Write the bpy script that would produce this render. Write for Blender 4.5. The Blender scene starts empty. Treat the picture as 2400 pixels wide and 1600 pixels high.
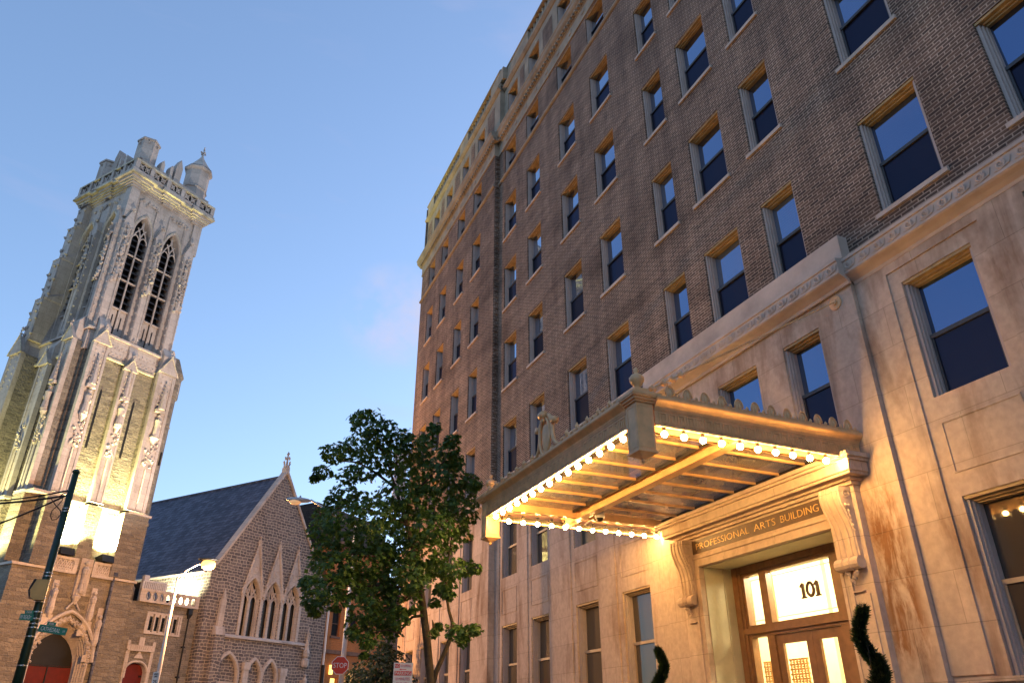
import bpy, math, random
from mathutils import Vector, Matrix
random.seed(7)
R_ = math.radians
SC = bpy.context.scene
COL = SC.collection
pi = math.pi

# ------------------------------------------------------------------ camera
cam_d = bpy.data.cameras.new('camera')
cam = bpy.data.objects.new('camera', cam_d)
COL.objects.link(cam)
CAM = Vector((0, 0, 1.6))
_p, _h, _r = R_(27.4087), R_(23.284), R_(.048)
_fw = Vector((math.sin(_h) * math.cos(_p), math.cos(_h) * math.cos(_p), math.sin(_p)))
_rt = Vector((math.cos(_h), -math.sin(_h), 0))
_up = _rt.cross(_fw)
_rt, _up = math.cos(_r) * _rt + math.sin(_r) * _up, -math.sin(_r) * _rt + math.cos(_r) * _up
cam.matrix_world = Matrix(((_rt.x, _up.x, -_fw.x, CAM.x), (_rt.y, _up.y, -_fw.y, CAM.y), (_rt.z, _up.z, -_fw.z, CAM.z), (0, 0, 0, 1)))
cam_d.sensor_width = 36
cam_d.lens = 36 * 1731.26 / 2400
cam_d.clip_end = 3000
SC.camera = cam

def at(px, py, rng):
    """world point seen at photograph pixel (px, py), at horizontal range rng"""
    d = ((px - 1200) / 1731.26) * _rt + ((800 - py) / 1731.26) * _up + _fw
    return CAM + d * (rng / math.hypot(d.x, d.y))

# ------------------------------------------------------------------ sky, sun, exposure
SUN_EL, SUN_AZ = R_(10.0), R_(60)       # low behind the office building, so its street face lies in shade
W = bpy.data.worlds.new('World')
SC.world = W
W.use_nodes = True
nt = W.node_tree
for n in list(nt.nodes): nt.nodes.remove(n)
wo = nt.nodes.new('ShaderNodeOutputWorld')
bg = nt.nodes.new('ShaderNodeBackground')
sky = nt.nodes.new('ShaderNodeTexSky')
sky.sky_type = 'NISHITA'
sky.sun_disc = False
sky.sun_elevation = SUN_EL
sky.sun_rotation = SUN_AZ
sky.air_density = 1.0
sky.dust_density = 0.6
sky.ozone_density = 5.0
# thin high cloud drifting over the clear evening sky
tc = nt.nodes.new('ShaderNodeTexCoord')
mp = nt.nodes.new('ShaderNodeMapping')
mp.inputs['Scale'].default_value = (1.2, 1.2, 4.5)
nz = nt.nodes.new('ShaderNodeTexNoise')
nz.inputs['Scale'].default_value = 2.2
nz.inputs['Detail'].default_value = 7
nz.inputs['Roughness'].default_value = .55
nz.inputs['Distortion'].default_value = .4
cr = nt.nodes.new('ShaderNodeValToRGB')
cr.color_ramp.elements[0].position = .52
cr.color_ramp.elements[1].position = .82
cr.color_ramp.elements[0].color = (0, 0, 0, 1)
cr.color_ramp.elements[1].color = (.45, .45, .45, 1)
mx = nt.nodes.new('ShaderNodeMix'); mx.data_type = 'RGBA'
SKY_TINT = nt.nodes.new('ShaderNodeMix'); SKY_TINT.data_type = 'RGBA'; SKY_TINT.blend_type = 'MULTIPLY'
SKY_TINT.inputs[0].default_value = 1
SKY_TINT.inputs[7].default_value = (6.7, 5.25, 4.85, 1)
SKY_SOFT = nt.nodes.new('ShaderNodeGamma'); SKY_SOFT.inputs[1].default_value = .78   # evening haze evens the sky out
L = nt.links.new
L(tc.outputs['Generated'], mp.inputs['Vector']); L(mp.outputs[0], nz.inputs['Vector']); L(nz.outputs['Fac'], cr.inputs[0])
L(sky.outputs[0], SKY_SOFT.inputs[0]); L(SKY_SOFT.outputs[0], SKY_TINT.inputs[6]); L(cr.outputs[0], mx.inputs[0]); L(SKY_TINT.outputs[2], mx.inputs[6])
mx.inputs[7].default_value = (5.4, 5.5, 8.2, 1)
# one small rosy cloud low beside the tall building
_cd = (at(925, 742, 1.) - CAM).normalized()
dp_ = nt.nodes.new('ShaderNodeVectorMath'); dp_.operation = 'DOT_PRODUCT'; dp_.inputs[1].default_value = _cd
nrm_ = nt.nodes.new('ShaderNodeVectorMath'); nrm_.operation = 'NORMALIZE'
n2 = nt.nodes.new('ShaderNodeTexNoise'); n2.inputs['Scale'].default_value = 16; n2.inputs['Detail'].default_value = 6
mr = nt.nodes.new('ShaderNodeMapRange'); mr.inputs['From Min'].default_value = .9968; mr.inputs['From Max'].default_value = .9998; mr.interpolation_type = 'SMOOTHSTEP'
r2_ = nt.nodes.new('ShaderNodeMapRange'); r2_.inputs['From Min'].default_value = .34; r2_.inputs['From Max'].default_value = .62; r2_.inputs['To Max'].default_value = .7
mm = nt.nodes.new('ShaderNodeMath'); mm.operation = 'MULTIPLY'
mc = nt.nodes.new('ShaderNodeMix'); mc.data_type = 'RGBA'; mc.inputs[7].default_value = (6.9, 6.7, 8.6, 1)
L(tc.outputs['Generated'], nrm_.inputs[0]); L(nrm_.outputs[0], dp_.inputs[0]); L(tc.outputs['Generated'], n2.inputs['Vector'])
L(dp_.outputs['Value'], mr.inputs['Value']); L(n2.outputs['Fac'], r2_.inputs['Value']); L(mr.outputs[0], mm.inputs[0]); L(r2_.outputs[0], mm.inputs[1])
L(mm.outputs[0], mc.inputs[0]); L(mx.outputs[2], mc.inputs[6])
L(mc.outputs[2], bg.inputs['Color'])
bg.inputs['Strength'].default_value = 0.1
L(bg.outputs[0], wo.inputs[0])

sun_d = bpy.data.lights.new('sun', 'SUN')
sun_d.energy = .12
sun_d.angle = R_(15)
sun_d.color = (1, .78, .66)
sun = bpy.data.objects.new('sun', sun_d)
COL.objects.link(sun)
# Nishita: rotation measured clockwise from +Y
_sd = Vector((math.sin(SUN_AZ) * math.cos(SUN_EL), math.cos(SUN_AZ) * math.cos(SUN_EL), math.sin(SUN_EL)))
sun.rotation_euler = (-_sd).to_track_quat('-Z', 'Y').to_euler()

SC.view_settings.view_transform = 'Standard'
SC.view_settings.look = 'None'
SC.view_settings.exposure = 0
SC.view_settings.gamma = 1
SC.render.engine = 'CYCLES'
SC.cycles.use_denoising = True
SC.cycles.max_bounces = 7
SC.cycles.transparent_max_bounces = 16
SC.cycles.caustics_reflective = False
SC.cycles.caustics_refractive = False
SC.cycles.sample_clamp_indirect = 6

# ------------------------------------------------------------------ materials
def newmat(name):
    m = bpy.data.materials.new(name); m.use_nodes = True
    t = m.node_tree
    b = t.nodes['Principled BSDF']
    return m, t, b
def N(t, ty, **kw):
    n = t.nodes.new(ty)
    for k, v in kw.items():
        if k in n.inputs: n.inputs[k].default_value = v
        else: setattr(n, k, v)
    return n
def mixc(t, a, b, fac, blend='MIX'):
    n = t.nodes.new('ShaderNodeMix'); n.data_type = 'RGBA'; n.blend_type = blend
    for i, s in ((6, a), (7, b)):
        if isinstance(s, tuple): n.inputs[i].default_value = (*s, 1) if len(s) == 3 else s
        else: t.links.new(s, n.inputs[i])
    if isinstance(fac, (int, float)): n.inputs[0].default_value = fac
    else: t.links.new(fac, n.inputs[0])
    return n.outputs[2]
def ramp(t, src, p0, p1, c0=(0, 0, 0), c1=(1, 1, 1)):
    n = t.nodes.new('ShaderNodeValToRGB')
    e = n.color_ramp.elements
    e[0].position, e[1].position = p0, p1
    e[0].color, e[1].color = (*c0, 1), (*c1, 1)
    t.links.new(src, n.inputs[0])
    return n.outputs[0]
def coords(t, sx=1, sy=1, sz=1):
    c = t.nodes.new('ShaderNodeTexCoord')
    m = N(t, 'ShaderNodeMapping'); m.inputs['Scale'].default_value = (sx, sy, sz)
    t.links.new(c.outputs['Object'], m.inputs[0])
    return m.outputs[0]
def noise(t, vec, scale, detail=5, rough=.55, dist=0.):
    n = N(t, 'ShaderNodeTexNoise', Scale=scale, Detail=detail, Roughness=rough, Distortion=dist)
    t.links.new(vec, n.inputs['Vector'])
    return n.outputs['Fac']
def wallvec(t, axes='facade'):
    """a flat coordinate that runs along the wall and round its reveals, and up"""
    c = t.nodes.new('ShaderNodeTexCoord'); s = t.nodes.new('ShaderNodeSeparateXYZ')
    t.links.new(c.outputs['Object'], s.inputs[0])
    a = t.nodes.new('ShaderNodeMath'); a.operation = 'ADD'
    t.links.new(s.outputs[0], a.inputs[0]); t.links.new(s.outputs[1], a.inputs[1])
    k = t.nodes.new('ShaderNodeCombineXYZ')
    t.links.new(a.outputs[0], k.inputs[0]); t.links.new(s.outputs[2], k.inputs[1])
    return k.outputs[0]
def bump(t, b, h, strength=.4, dist=.02):
    n = N(t, 'ShaderNodeBump', Strength=strength, Distance=dist)
    t.links.new(h, n.inputs['Height']); t.links.new(n.outputs[0], b.inputs['Normal'])
    return n
def plain(name, col, rough=.6, metal=0., var=.25, nscale=3., bstr=0., bscale=40.):
    m, t, b = newmat(name)
    v = coords(t)
    f = noise(t, v, nscale, 6)
    lo = tuple(c * (1 - var) for c in col); hi = tuple(min(1, c * (1 + var)) for c in col)
    t.links.new(ramp(t, f, .3, .7, lo, hi), b.inputs['Base Color'])
    b.inputs['Roughness'].default_value = rough; b.inputs['Metallic'].default_value = metal
    if bstr: bump(t, b, noise(t, v, bscale, 4), bstr, .01)
    return m
def masonry(name, c1, c2, mortar, bw, bh, ms, rough=.85, off=.5, stain=.5, stain_col=(.4, .36, .33), bstr=.5, bdist=.012, freq=2, squash=1., drip=None, irregular=0., mort_smooth=.1, stainscale=.35, streak=(1, 1, .3), rain=0.):
    m, t, b = newmat(name)
    v = wallvec(t)
    if irregular:
        o = t.nodes.new('ShaderNodeTexCoord')
        nn = N(t, 'ShaderNodeTexNoise', Scale=1.1, Detail=3)
        t.links.new(o.outputs['Object'], nn.inputs['Vector'])
        vm = t.nodes.new('ShaderNodeVectorMath'); vm.operation = 'MULTIPLY_ADD'
        t.links.new(nn.outputs['Color'], vm.inputs[0]); vm.inputs[1].default_value = (irregular,) * 3
        t.links.new(v, vm.inputs[2]); v = vm.outputs[0]
    br = N(t, 'ShaderNodeTexBrick', offset=off, offset_frequency=2, squash=squash, squash_frequency=freq)
    br.inputs['Scale'].default_value = 1
    br.inputs['Brick Width'].default_value = bw; br.inputs['Row Height'].default_value = bh
    br.inputs['Mortar Size'].default_value = ms; br.inputs['Mortar Smooth'].default_value = mort_smooth
    br.inputs['Bias'].default_value = 0
    br.inputs['Color1'].default_value = (*c1, 1); br.inputs['Color2'].default_value = (*c2, 1); br.inputs['Mortar'].default_value = (*mortar, 1)
    t.links.new(v, br.inputs['Vector'])
    big = noise(t, coords(t, *streak), stainscale, 7, .6, .3)
    fine = noise(t, coords(t), 9, 5)
    col = mixc(t, br.outputs['Color'], ramp(t, fine, .25, .75, (.72,) * 3, (1.25,) * 3), .55, 'MULTIPLY')
    col = mixc(t, col, mixc(t, col, stain_col, 1., 'MULTIPLY'), ramp(t, big, .48, .72, (0,) * 3, (stain,) * 3))
    if drip:                                 # old water stain running down the blocks
        o2 = t.nodes.new('ShaderNodeTexCoord'); s2 = t.nodes.new('ShaderNodeSeparateXYZ'); t.links.new(o2.outputs['Object'], s2.inputs[0])
        def win(sock, a, b, c, d):
            r1 = N(t, 'ShaderNodeMapRange'); r1.inputs['From Min'].default_value = a; r1.inputs['From Max'].default_value = b
            r2 = N(t, 'ShaderNodeMapRange'); r2.inputs['From Min'].default_value = d; r2.inputs['From Max'].default_value = c
            k = t.nodes.new('ShaderNodeMath'); k.operation = 'MULTIPLY'; t.links.new(sock, r1.inputs['Value']); t.links.new(sock, r2.inputs['Value']); t.links.new(r1.outputs[0], k.inputs[0]); t.links.new(r2.outputs[0], k.inputs[1]); return k.outputs[0]
        k = t.nodes.new('ShaderNodeMath'); k.operation = 'MULTIPLY'
        t.links.new(win(s2.outputs[1], *drip[0]), k.inputs[0]); t.links.new(win(s2.outputs[2], *drip[1]), k.inputs[1])
        k2 = t.nodes.new('ShaderNodeMath'); k2.operation = 'MULTIPLY'
        t.links.new(k.outputs[0], k2.inputs[0]); t.links.new(ramp(t, noise(t, coords(t, 2.2, 2.2, .7), 1.7, 8, .68, .5), .40, .56), k2.inputs[1])
        col = mixc(t, col, mixc(t, col, (.50, .33, .20), 1., 'MULTIPLY'), k2.outputs[0])
    if rain:
        rs = noise(t, coords(t, 1, 1.0, .16), 1.6, 6, .65)
        col = mixc(t, col, ramp(t, rs, .38, .66, (.62, .60, .60), (1.18, 1.16, 1.12)), rain, 'MULTIPLY')
        rb = noise(t, coords(t, .2, .25, 3.2), 1.3, 4, .6)
        col = mixc(t, col, ramp(t, rb, .36, .62, (.70,) * 3, (1.15,) * 3), rain * .8, 'MULTIPLY')
    t.links.new(col, b.inputs['Base Color'])
    b.inputs['Roughness'].default_value = rough
    b.inputs['Specular IOR Level'].default_value = .25
    inv = t.nodes.new('ShaderNodeMath'); inv.operation = 'SUBTRACT'; inv.inputs[0].default_value = 1
    t.links.new(br.outputs['Fac'], inv.inputs[1])
    ad = t.nodes.new('ShaderNodeMath'); ad.operation = 'MULTIPLY_ADD'; ad.inputs[1].default_value = .6
    t.links.new(fine, ad.inputs[0]); t.links.new(inv.outputs[0], ad.inputs[2])
    bump(t, b, ad.outputs[0], bstr, bdist)
    return m
def emit(name, col, s):
    m, t, b = newmat(name)
    b.inputs['Base Color'].default_value = (*col, 1)
    b.inputs['Emission Color'].default_value = (*col, 1); b.inputs['Emission Strength'].default_value = s
    return m
def glassy(name, base, refl, rough=.015, wave=.02, tint=(1, 1, 1), vary=False):
    """window pane over a dark room: a diffuse backing with a mirror share on top"""
    m, t, b = newmat(name)
    b.inputs['Base Color'].default_value = (*base, 1); b.inputs['Roughness'].default_value = .6; b.inputs['Specular IOR Level'].default_value = .05
    if vary:                                  # some rooms have pale blinds down behind the glass
        oi = t.nodes.new('ShaderNodeObjectInfo'); sp_ = t.nodes.new('ShaderNodeSeparateXYZ'); tcv = t.nodes.new('ShaderNodeTexCoord'); t.links.new(tcv.outputs['Object'], sp_.inputs[0])
        wv = N(t, 'ShaderNodeTexWave', Scale=5.2, Distortion=.6); wv.bands_direction = 'Z'; t.links.new(tcv.outputs['Object'], wv.inputs['Vector'])
        bl = mixc(t, (.03, .032, .04), (.13, .125, .12), wv.outputs['Fac'])
        t.links.new(mixc(t, base, bl, ramp(t, oi.outputs['Random'], .55, .95, (0,) * 3, (1,) * 3)), b.inputs['Base Color'])
    g = N(t, 'ShaderNodeBsdfGlossy', Roughness=rough); g.inputs['Color'].default_value = (*tint, 1)
    bn = N(t, 'ShaderNodeBump', Strength=wave, Distance=.05)
    t.links.new(noise(t, coords(t), 1.7, 2), bn.inputs['Height']); t.links.new(bn.outputs[0], g.inputs['Normal'])
    ms = t.nodes.new('ShaderNodeMixShader')
    fr = N(t, 'ShaderNodeFresnel', IOR=1.8)
    mu = t.nodes.new('ShaderNodeMath'); mu.operation = 'MULTIPLY'; mu.use_clamp = True; mu.inputs[1].default_value = refl
    t.links.new(fr.outputs[0], mu.inputs[0]); t.links.new(mu.outputs[0], ms.inputs[0])
    t.links.new(mixc(t, tint, (.86, .93, 1.), ramp(t, mu.outputs[0], .30, .85)), g.inputs['Color'])   # tint paints a deep blue sky reflection, paler at grazing angles
    t.links.new(b.outputs[0], ms.inputs[1]); t.links.new(g.outputs[0], ms.inputs[2])
    t.links.new(ms.outputs[0], t.nodes['Material Output'].inputs[0])
    return m

M = {}
M['brick'] = masonry('brown brick', (.185, .112, .078), (.076, .051, .040), (.43, .315, .24), .235, .0685, .011, stain=.75, stain_col=(.38, .36, .36), bstr=.6, bdist=.008, streak=(1, .35, 1.3), stainscale=.5, rain=.8)
M['lime'] = masonry('limestone ashlar', (.57, .43, .32), (.52, .385, .29), (.34, .27, .20), 1.45, .71, .005, stain=.75, stain_col=(.5, .42, .36), bstr=.25, bdist=.006, mort_smooth=0, streak=(1, 1, .25), stainscale=.9)
M['trim'] = plain('pale limestone trim', (.50, .385, .31), .8, 0, .22, 1.6, .25, 30)
M['attic'] = plain('weathered attic stone', (.30, .24, .175), .85, 0, .25, 1.6, .25, 30)
M['dirty'] = masonry('stained limestone', (.53, .395, .30), (.47, .35, .265), (.33, .25, .18), 1.45, .71, .005, drip=((-3.12, -2.95, -2.5, -2.25), (2.2, 2.6, 4.7, 5.2)), stain=.85, stain_col=(.36, .24, .16), bstr=.25, bdist=.006, mort_smooth=0, streak=(1.3, 1.3, .33), stainscale=1.3)
M['frame'] = plain('grey painted window frame', (.40, .315, .275), .5, 0, .1)
M['head'] = plain('window head with warm light tone', (.36, .235, .10), .6, 0, .2, 6)  # tan tone puts the warm street light from below into the soffit
M['sash'] = plain('dark sash paint', (.035, .032, .034), .45, 0, .2)
M['sashtan'] = plain('tan sash paint', (.33, .24, .16), .5, 0, .15)
M['pane'] = glassy('upper window pane', (.006, .007, .014), 3.3, tint=(.40, .59, 1.0), vary=True)
M['screen'] = glassy('insect screen over pane', (.008, .008, .016), .30, .12, tint=(.5, .6, 1.0))
M['lowpane'] = glassy('street level window pane', (.050, .038, .028), .8, .03)
M['blind'] = glassy('pane with blind down', (.10, .08, .055), .08, .3)
M['void'] = plain('dark interior', (.008, .007, .007), .9, 0, .2)
M['paint'] = plain('tan enamel on canopy metal', (.74, .42, .19), .40, 0., .18, 5, .1, 60)
M['paintdk'] = plain('dark bronze wire tray', (.03, .022, .015), .5, .3, .2)
M['bronze'] = plain('brown bronze plaque', (.085, .042, .021), .5, 0., .25, 8)
M['gold'] = plain('gilt lettering', (.74, .46, .16), .4, .2, .15)
M['doorwood'] = plain('brown painted door frame', (.22, .105, .045), .4, 0, .18, 7)
M['jamb'] = plain('cream stone door reveal', (.46, .40, .26), .7, 0, .15, 2.5, .15, 25)
M['cream'] = plain('cream lobby plaster', (.80, .73, .52), .7, 0, .08)
M['rubble'] = masonry('grey rubble stone', (.27, .235, .185), (.15, .132, .11), (.32, .27, .215), .62, .235, .02, irregular=.22, stain=.5, stain_col=(.6, .56, .5), bstr=1., bdist=.16, mort_smooth=.5, stainscale=.5)
M['gable'] = masonry('squared rubble with pale joints', (.195, .165, .155), (.105, .092, .092), (.44, .375, .30), .50, .215, .024, irregular=.30, stain=.45, stain_col=(.6, .55, .5), bstr=.7, bdist=.03, mort_smooth=.2, squash=.6, freq=3)
M['ashlar'] = masonry('carved church limestone', (.52, .455, .40), (.44, .385, .34), (.30, .27, .24), .9, .5, .008, stain=.8, stain_col=(.5, .46, .42), bstr=.35, bdist=.02, streak=(1, 1, .22), stainscale=.8)
M['ochre'] = plain('ochre yellow stone', (.50, .44, .32), .9, 0, .4, 2.2, .5, 12)  # ochre tone for ledges, arch bands and cornice lips
M['slate'] = masonry('blue slate', (.11, .12, .17), (.042, .048, .075), (.010, .012, .018), .42, .26, .014, rough=.55, stain=.4, bstr=.8, bdist=.02)
M['shingle'] = masonry('brown shingle', (.085, .055, .04), (.06, .04, .03), (.025, .018, .015), .3, .2, .012, stain=.4, bstr=.8, bdist=.02)
M['redbrick'] = masonry('lamplight-tinted brick', (.56, .155, .03), (.42, .115, .022), (.36, .19, .09), .235, .075, .012, stain=.4, bstr=.5, bdist=.008)  # orange street light is put into the brick colour
M['brownstone'] = plain('brownstone', (.17, .085, .055), .85, 0, .3, 3, .3, 20)
M['reddoor'] = plain('red church door', (.10, .005, .002), .8, 0, .2, 4)
M['iron'] = plain('black iron', (.012, .011, .011), .5, .4, .2)
M['leadglass'] = glassy('leaded church glass', (.012, .010, .008), .4, .2)
M['green'] = plain('dark green pole paint', (.012, .040, .020), .4, .1, .2, 3)
M['white'] = plain('pale grey pole paint', (.52, .50, .50), .45, .1, .12, 2)
M['signgreen'] = plain('green sign sheeting', (.0, .20, .125), .4, 0, .08)
M['signwhite'] = plain('white sign lettering', (.75, .75, .72), .45, 0, .05)
M['signred'] = plain('red sign sheeting', (.58, .035, .010), .4, 0, .1)
M['signcream'] = plain('weathered white sign sheeting', (.68, .62, .54), .5, 0, .08)
M['steel'] = plain('bright steel band', (.6, .6, .6), .3, .9, .1)
M['tan'] = plain('tan signal housing', (.66, .40, .12), .5, 0, .15)
M['cable'] = plain('black cable', (.010, .010, .012), .6, 0, .1)
M['bark'] = plain('maple bark', (.055, .040, .026), .95, 0, .4, 9, .8, 30)
M['asphalt'] = plain('asphalt', (.05, .05, .052), .9, 0, .25, 8, .4, 60)
M['concrete'] = plain('concrete paving', (.30, .27, .24), .9, 0, .18, 2, .3, 40)
M['earth'] = plain('city ground', (.10, .095, .09), .95, 0, .3, .5)
M['cloth'] = plain('white banner cloth', (.70, .67, .66), .8, 0, .05)
M['bannerblue'] = plain('blue banner print', (.15, .2, .42), .8, 0, .05)
M['bulb'] = emit('lit bulb', (1, .57, .17), 380)
M['lampglow'] = emit('sodium lamp glow', (1, .50, .12), 3.2)
M['lampdim'] = emit('amber lamp bowl', (1, .55, .25), .45)
M['floodglow'] = emit('floodlight lens', (1, .93, .55), 12)
M['lantern'] = emit('yellow lantern glass', (1, .72, .18), 2.2)
M['lobbyglow'] = emit('lobby ceiling lamp', (1, .86, .5), 10)
# leaves: greens that vary from leaf to leaf
def leafmat(name, dark, light, warm, scale):
    m, t, b = newmat(name)
    v = coords(t)
    f = noise(t, v, scale, 3, .6)
    c = ramp(t, f, .30, .72, dark, light)
    c = mixc(t, c, warm, ramp(t, noise(t, v, scale * .37, 3), .62, .78, (0,) * 3, (.7,) * 3))
    t.links.new(c, b.inputs['Base Color']); b.inputs['Roughness'].default_value = .55
    tr = t.nodes.new('ShaderNodeBsdfTranslucent'); t.links.new(c, tr.inputs[0])
    ms = t.nodes.new('ShaderNodeMixShader'); ms.inputs[0].default_value = .38
    t.links.new(b.outputs[0], ms.inputs[1]); t.links.new(tr.outputs[0], ms.inputs[2]); t.links.new(ms.outputs[0], t.nodes['Material Output'].inputs[0])
    return m
M['leaf'] = leafmat('maple leaf', (.030, .080, .014), (.075, .15, .022), (.16, .14, .02), 3.)  # the yellow patches put lamplight into the leaf colour
M['conifer'] = leafmat('clipped conifer', (.007, .022, .007), (.022, .05, .015), (.03, .05, .012), 14.)
# canopy roof glass: clear, dusty and reflective
def canopy_glass():
    m, t, b = newmat('dusty canopy glass')
    b.inputs['Base Color'].default_value = (.70, .60, .44, 1); b.inputs['Roughness'].default_value = .9
    tr = N(t, 'ShaderNodeBsdfTransparent'); tr.inputs[0].default_value = (.80, .80, .80, 1)
    gl = N(t, 'ShaderNodeBsdfGlossy', Roughness=.02)
    a = t.nodes.new('ShaderNodeMixShader'); c = t.nodes.new('ShaderNodeMixShader')
    t.links.new(ramp(t, noise(t, coords(t), 2.5, 6), .3, .8, (.22,) * 3, (.52,) * 3), a.inputs[0])
    t.links.new(tr.outputs[0], a.inputs[1]); t.links.new(b.outputs[0], a.inputs[2])
    c.inputs[0].default_value = .17
    t.links.new(a.outputs[0], c.inputs[1]); t.links.new(gl.outputs[0], c.inputs[2])
    t.links.new(c.outputs[0], t.nodes['Material Output'].inputs[0])
    return m
M['canopyglass'] = canopy_glass()
def clear_glass():
    m, t, b = newmat('clear door glass')
    tr = N(t, 'ShaderNodeBsdfTransparent'); gl = N(t, 'ShaderNodeBsdfGlossy', Roughness=.02)
    c = t.nodes.new('ShaderNodeMixShader'); c.inputs[0].default_value = .06
    t.links.new(tr.outputs[0], c.inputs[1]); t.links.new(gl.outputs[0], c.inputs[2]); t.links.new(c.outputs[0], t.nodes['Material Output'].inputs[0])
    return m
M['clear'] = clear_glass()

# ------------------------------------------------------------------ mesh helpers
class MB:
    """collects shapes and links them as ONE mesh object"""
    def __init__(s, tf=None, off=(0, 0, 0)):
        s.v, s.f, s.m, s.k = [], [], [], 0
        s.tf = tf; s.off = Vector(off); s.sm = []
        s.smooth = False
    def mat(s, k): s.k = k; return s
    def add(s, vs, fs):
        o = len(s.v)
        for p in vs:
            p = Vector(p)
            if s.tf: p = s.tf(p)
            s.v.append(p - s.off)
        for f in fs:
            s.f.append([i + o for i in f]); s.m.append(s.k); s.sm.append(s.smooth)
        return s
    def box(s, x0, x1, y0, y1, z0, z1):
        vs = [(x, y, z) for z in (z0, z1) for y in (y0, y1) for x in (x0, x1)]
        return s.add(vs, [(0, 2, 3, 1), (4, 5, 7, 6), (0, 1, 5, 4), (2, 6, 7, 3), (0, 4, 6, 2), (1, 3, 7, 5)])
    def quad(s, a, b, c, d): return s.add([a, b, c, d], [(0, 1, 2, 3)])
    def prism(s, poly, vec):
        n = len(poly); vec = Vector(vec)
        vs = [Vector(p) for p in poly] + [Vector(p) + vec for p in poly]
        fs = [tuple(range(n))[::-1], tuple(range(n, 2 * n))] + [(i, (i + 1) % n, n + (i + 1) % n, n + i) for i in range(n)]
        return s.add(vs, fs)
    def tube(s, path, rad, n=8, cap=True):
        path = [Vector(p) for p in path]
        rad = rad if isinstance(rad, (list, tuple)) else [rad] * len(path)
        vs, fs = [], []
        ref = None
        for i, p in enumerate(path):
            d = (path[min(i + 1, len(path) - 1)] - path[max(i - 1, 0)]).normalized()
            if ref is None:
                ref = d.orthogonal().normalized()
            ref = (ref - d * ref.dot(d)).normalized()
            q = d.cross(ref)
            for k in range(n):
                a = 2 * pi * k / n
                vs.append(p + rad[i] * (math.cos(a) * ref + math.sin(a) * q))
        for i in range(len(path) - 1):
            for k in range(n):
                fs.append((i * n + k, i * n + (k + 1) % n, (i + 1) * n + (k + 1) % n, (i + 1) * n + k))
        if cap:
            fs += [tuple(range(n))[::-1], tuple(range((len(path) - 1) * n, len(path) * n))]
        return s.add(vs, fs)
    def lathe(s, prof, c, n=12, rot=0.):
        c = Vector(c); vs, fs = [], []
        for r, z in prof:
            for k in range(n):
                a = 2 * pi * k / n + rot
                vs.append(c + Vector((r * math.cos(a), r * math.sin(a), z)))
        for i in range(len(prof) - 1):
            for k in range(n):
                fs.append((i * n + k, i * n + (k + 1) % n, (i + 1) * n + (k + 1) % n, (i + 1) * n + k))
        fs += [tuple(range(n))[::-1], tuple(range((len(prof) - 1) * n, len(prof) * n))]
        return s.add(vs, fs)
    def ball(s, c, r, n=10, sx=1, sy=1, sz=1):
        c = Vector(c); vs, fs = [], []; m = max(4, n // 2)
        for i in range(1, m):
            t = pi * i / m
            for k in range(n):
                a = 2 * pi * k / n
                vs.append(c + Vector((r * sx * math.sin(t) * math.cos(a), r * sy * math.sin(t) * math.sin(a), r * sz * math.cos(t))))
        top = len(vs); vs += [c + Vector((0, 0, r * sz)), c - Vector((0, 0, r * sz))]
        for i in range(m - 2):
            for k in range(n):
                fs.append((i * n + k, (i + 1) * n + k, (i + 1) * n + (k + 1) % n, i * n + (k + 1) % n))
        for k in range(n):
            fs.append((top, k, (k + 1) % n)); fs.append((top + 1, (m - 2) * n + (k + 1) % n, (m - 2) * n + k))
        return s.add(vs, fs)
    def knob(s, c, r, sz=1.3):
        """a carved boss, six corners"""
        c = Vector(c); j = lambda: random.uniform(.75, 1.25)
        vs = [c + Vector(d) * r * j() for d in ((1, 0, 0), (0, 1, 0), (-1, 0, 0), (0, -1, 0), (0, 0, sz), (0, 0, -sz))]
        return s.add(vs, [(0, 1, 4), (1, 2, 4), (2, 3, 4), (3, 0, 4), (1, 0, 5), (2, 1, 5), (3, 2, 5), (0, 3, 5)])
    def build(s, name, mats, parent=None, loc=None):
        me = bpy.data.meshes.new(name)
        me.from_pydata([tuple(p) for p in s.v], [], s.f)
        for m in (mats if isinstance(mats, (list, tuple)) else [mats]): me.materials.append(M[m] if isinstance(m, str) else m)
        me.polygons.foreach_set('material_index', s.m)
        me.polygons.foreach_set('use_smooth', s.sm)
        me.update()
        o = bpy.data.objects.new(name, me); COL.objects.link(o)
        if parent: o.parent = parent
        if loc is not None: o.location = loc
        return o
def thing(name, label, cat, loc=(0, 0, 0), rz=0., group=None):
    o = bpy.data.objects.new(name, None); COL.objects.link(o)
    o.location = loc; o.rotation_euler = (0, 0, rz); o['label'] = label; o['category'] = cat
    o.empty_display_size = .3
    if group: o['group'] = group
    return o
def tag(o, label, cat, group=None):
    o['label'] = label; o['category'] = cat
    if group: o['group'] = group
    return o
def struct(o): o['kind'] = 'structure'; return o
def copy_tree(o, parent=None):
    c = o.copy(); COL.objects.link(c)
    if parent: c.parent = parent
    for ch in list(o.children): copy_tree(ch, c)
    return c
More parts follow.
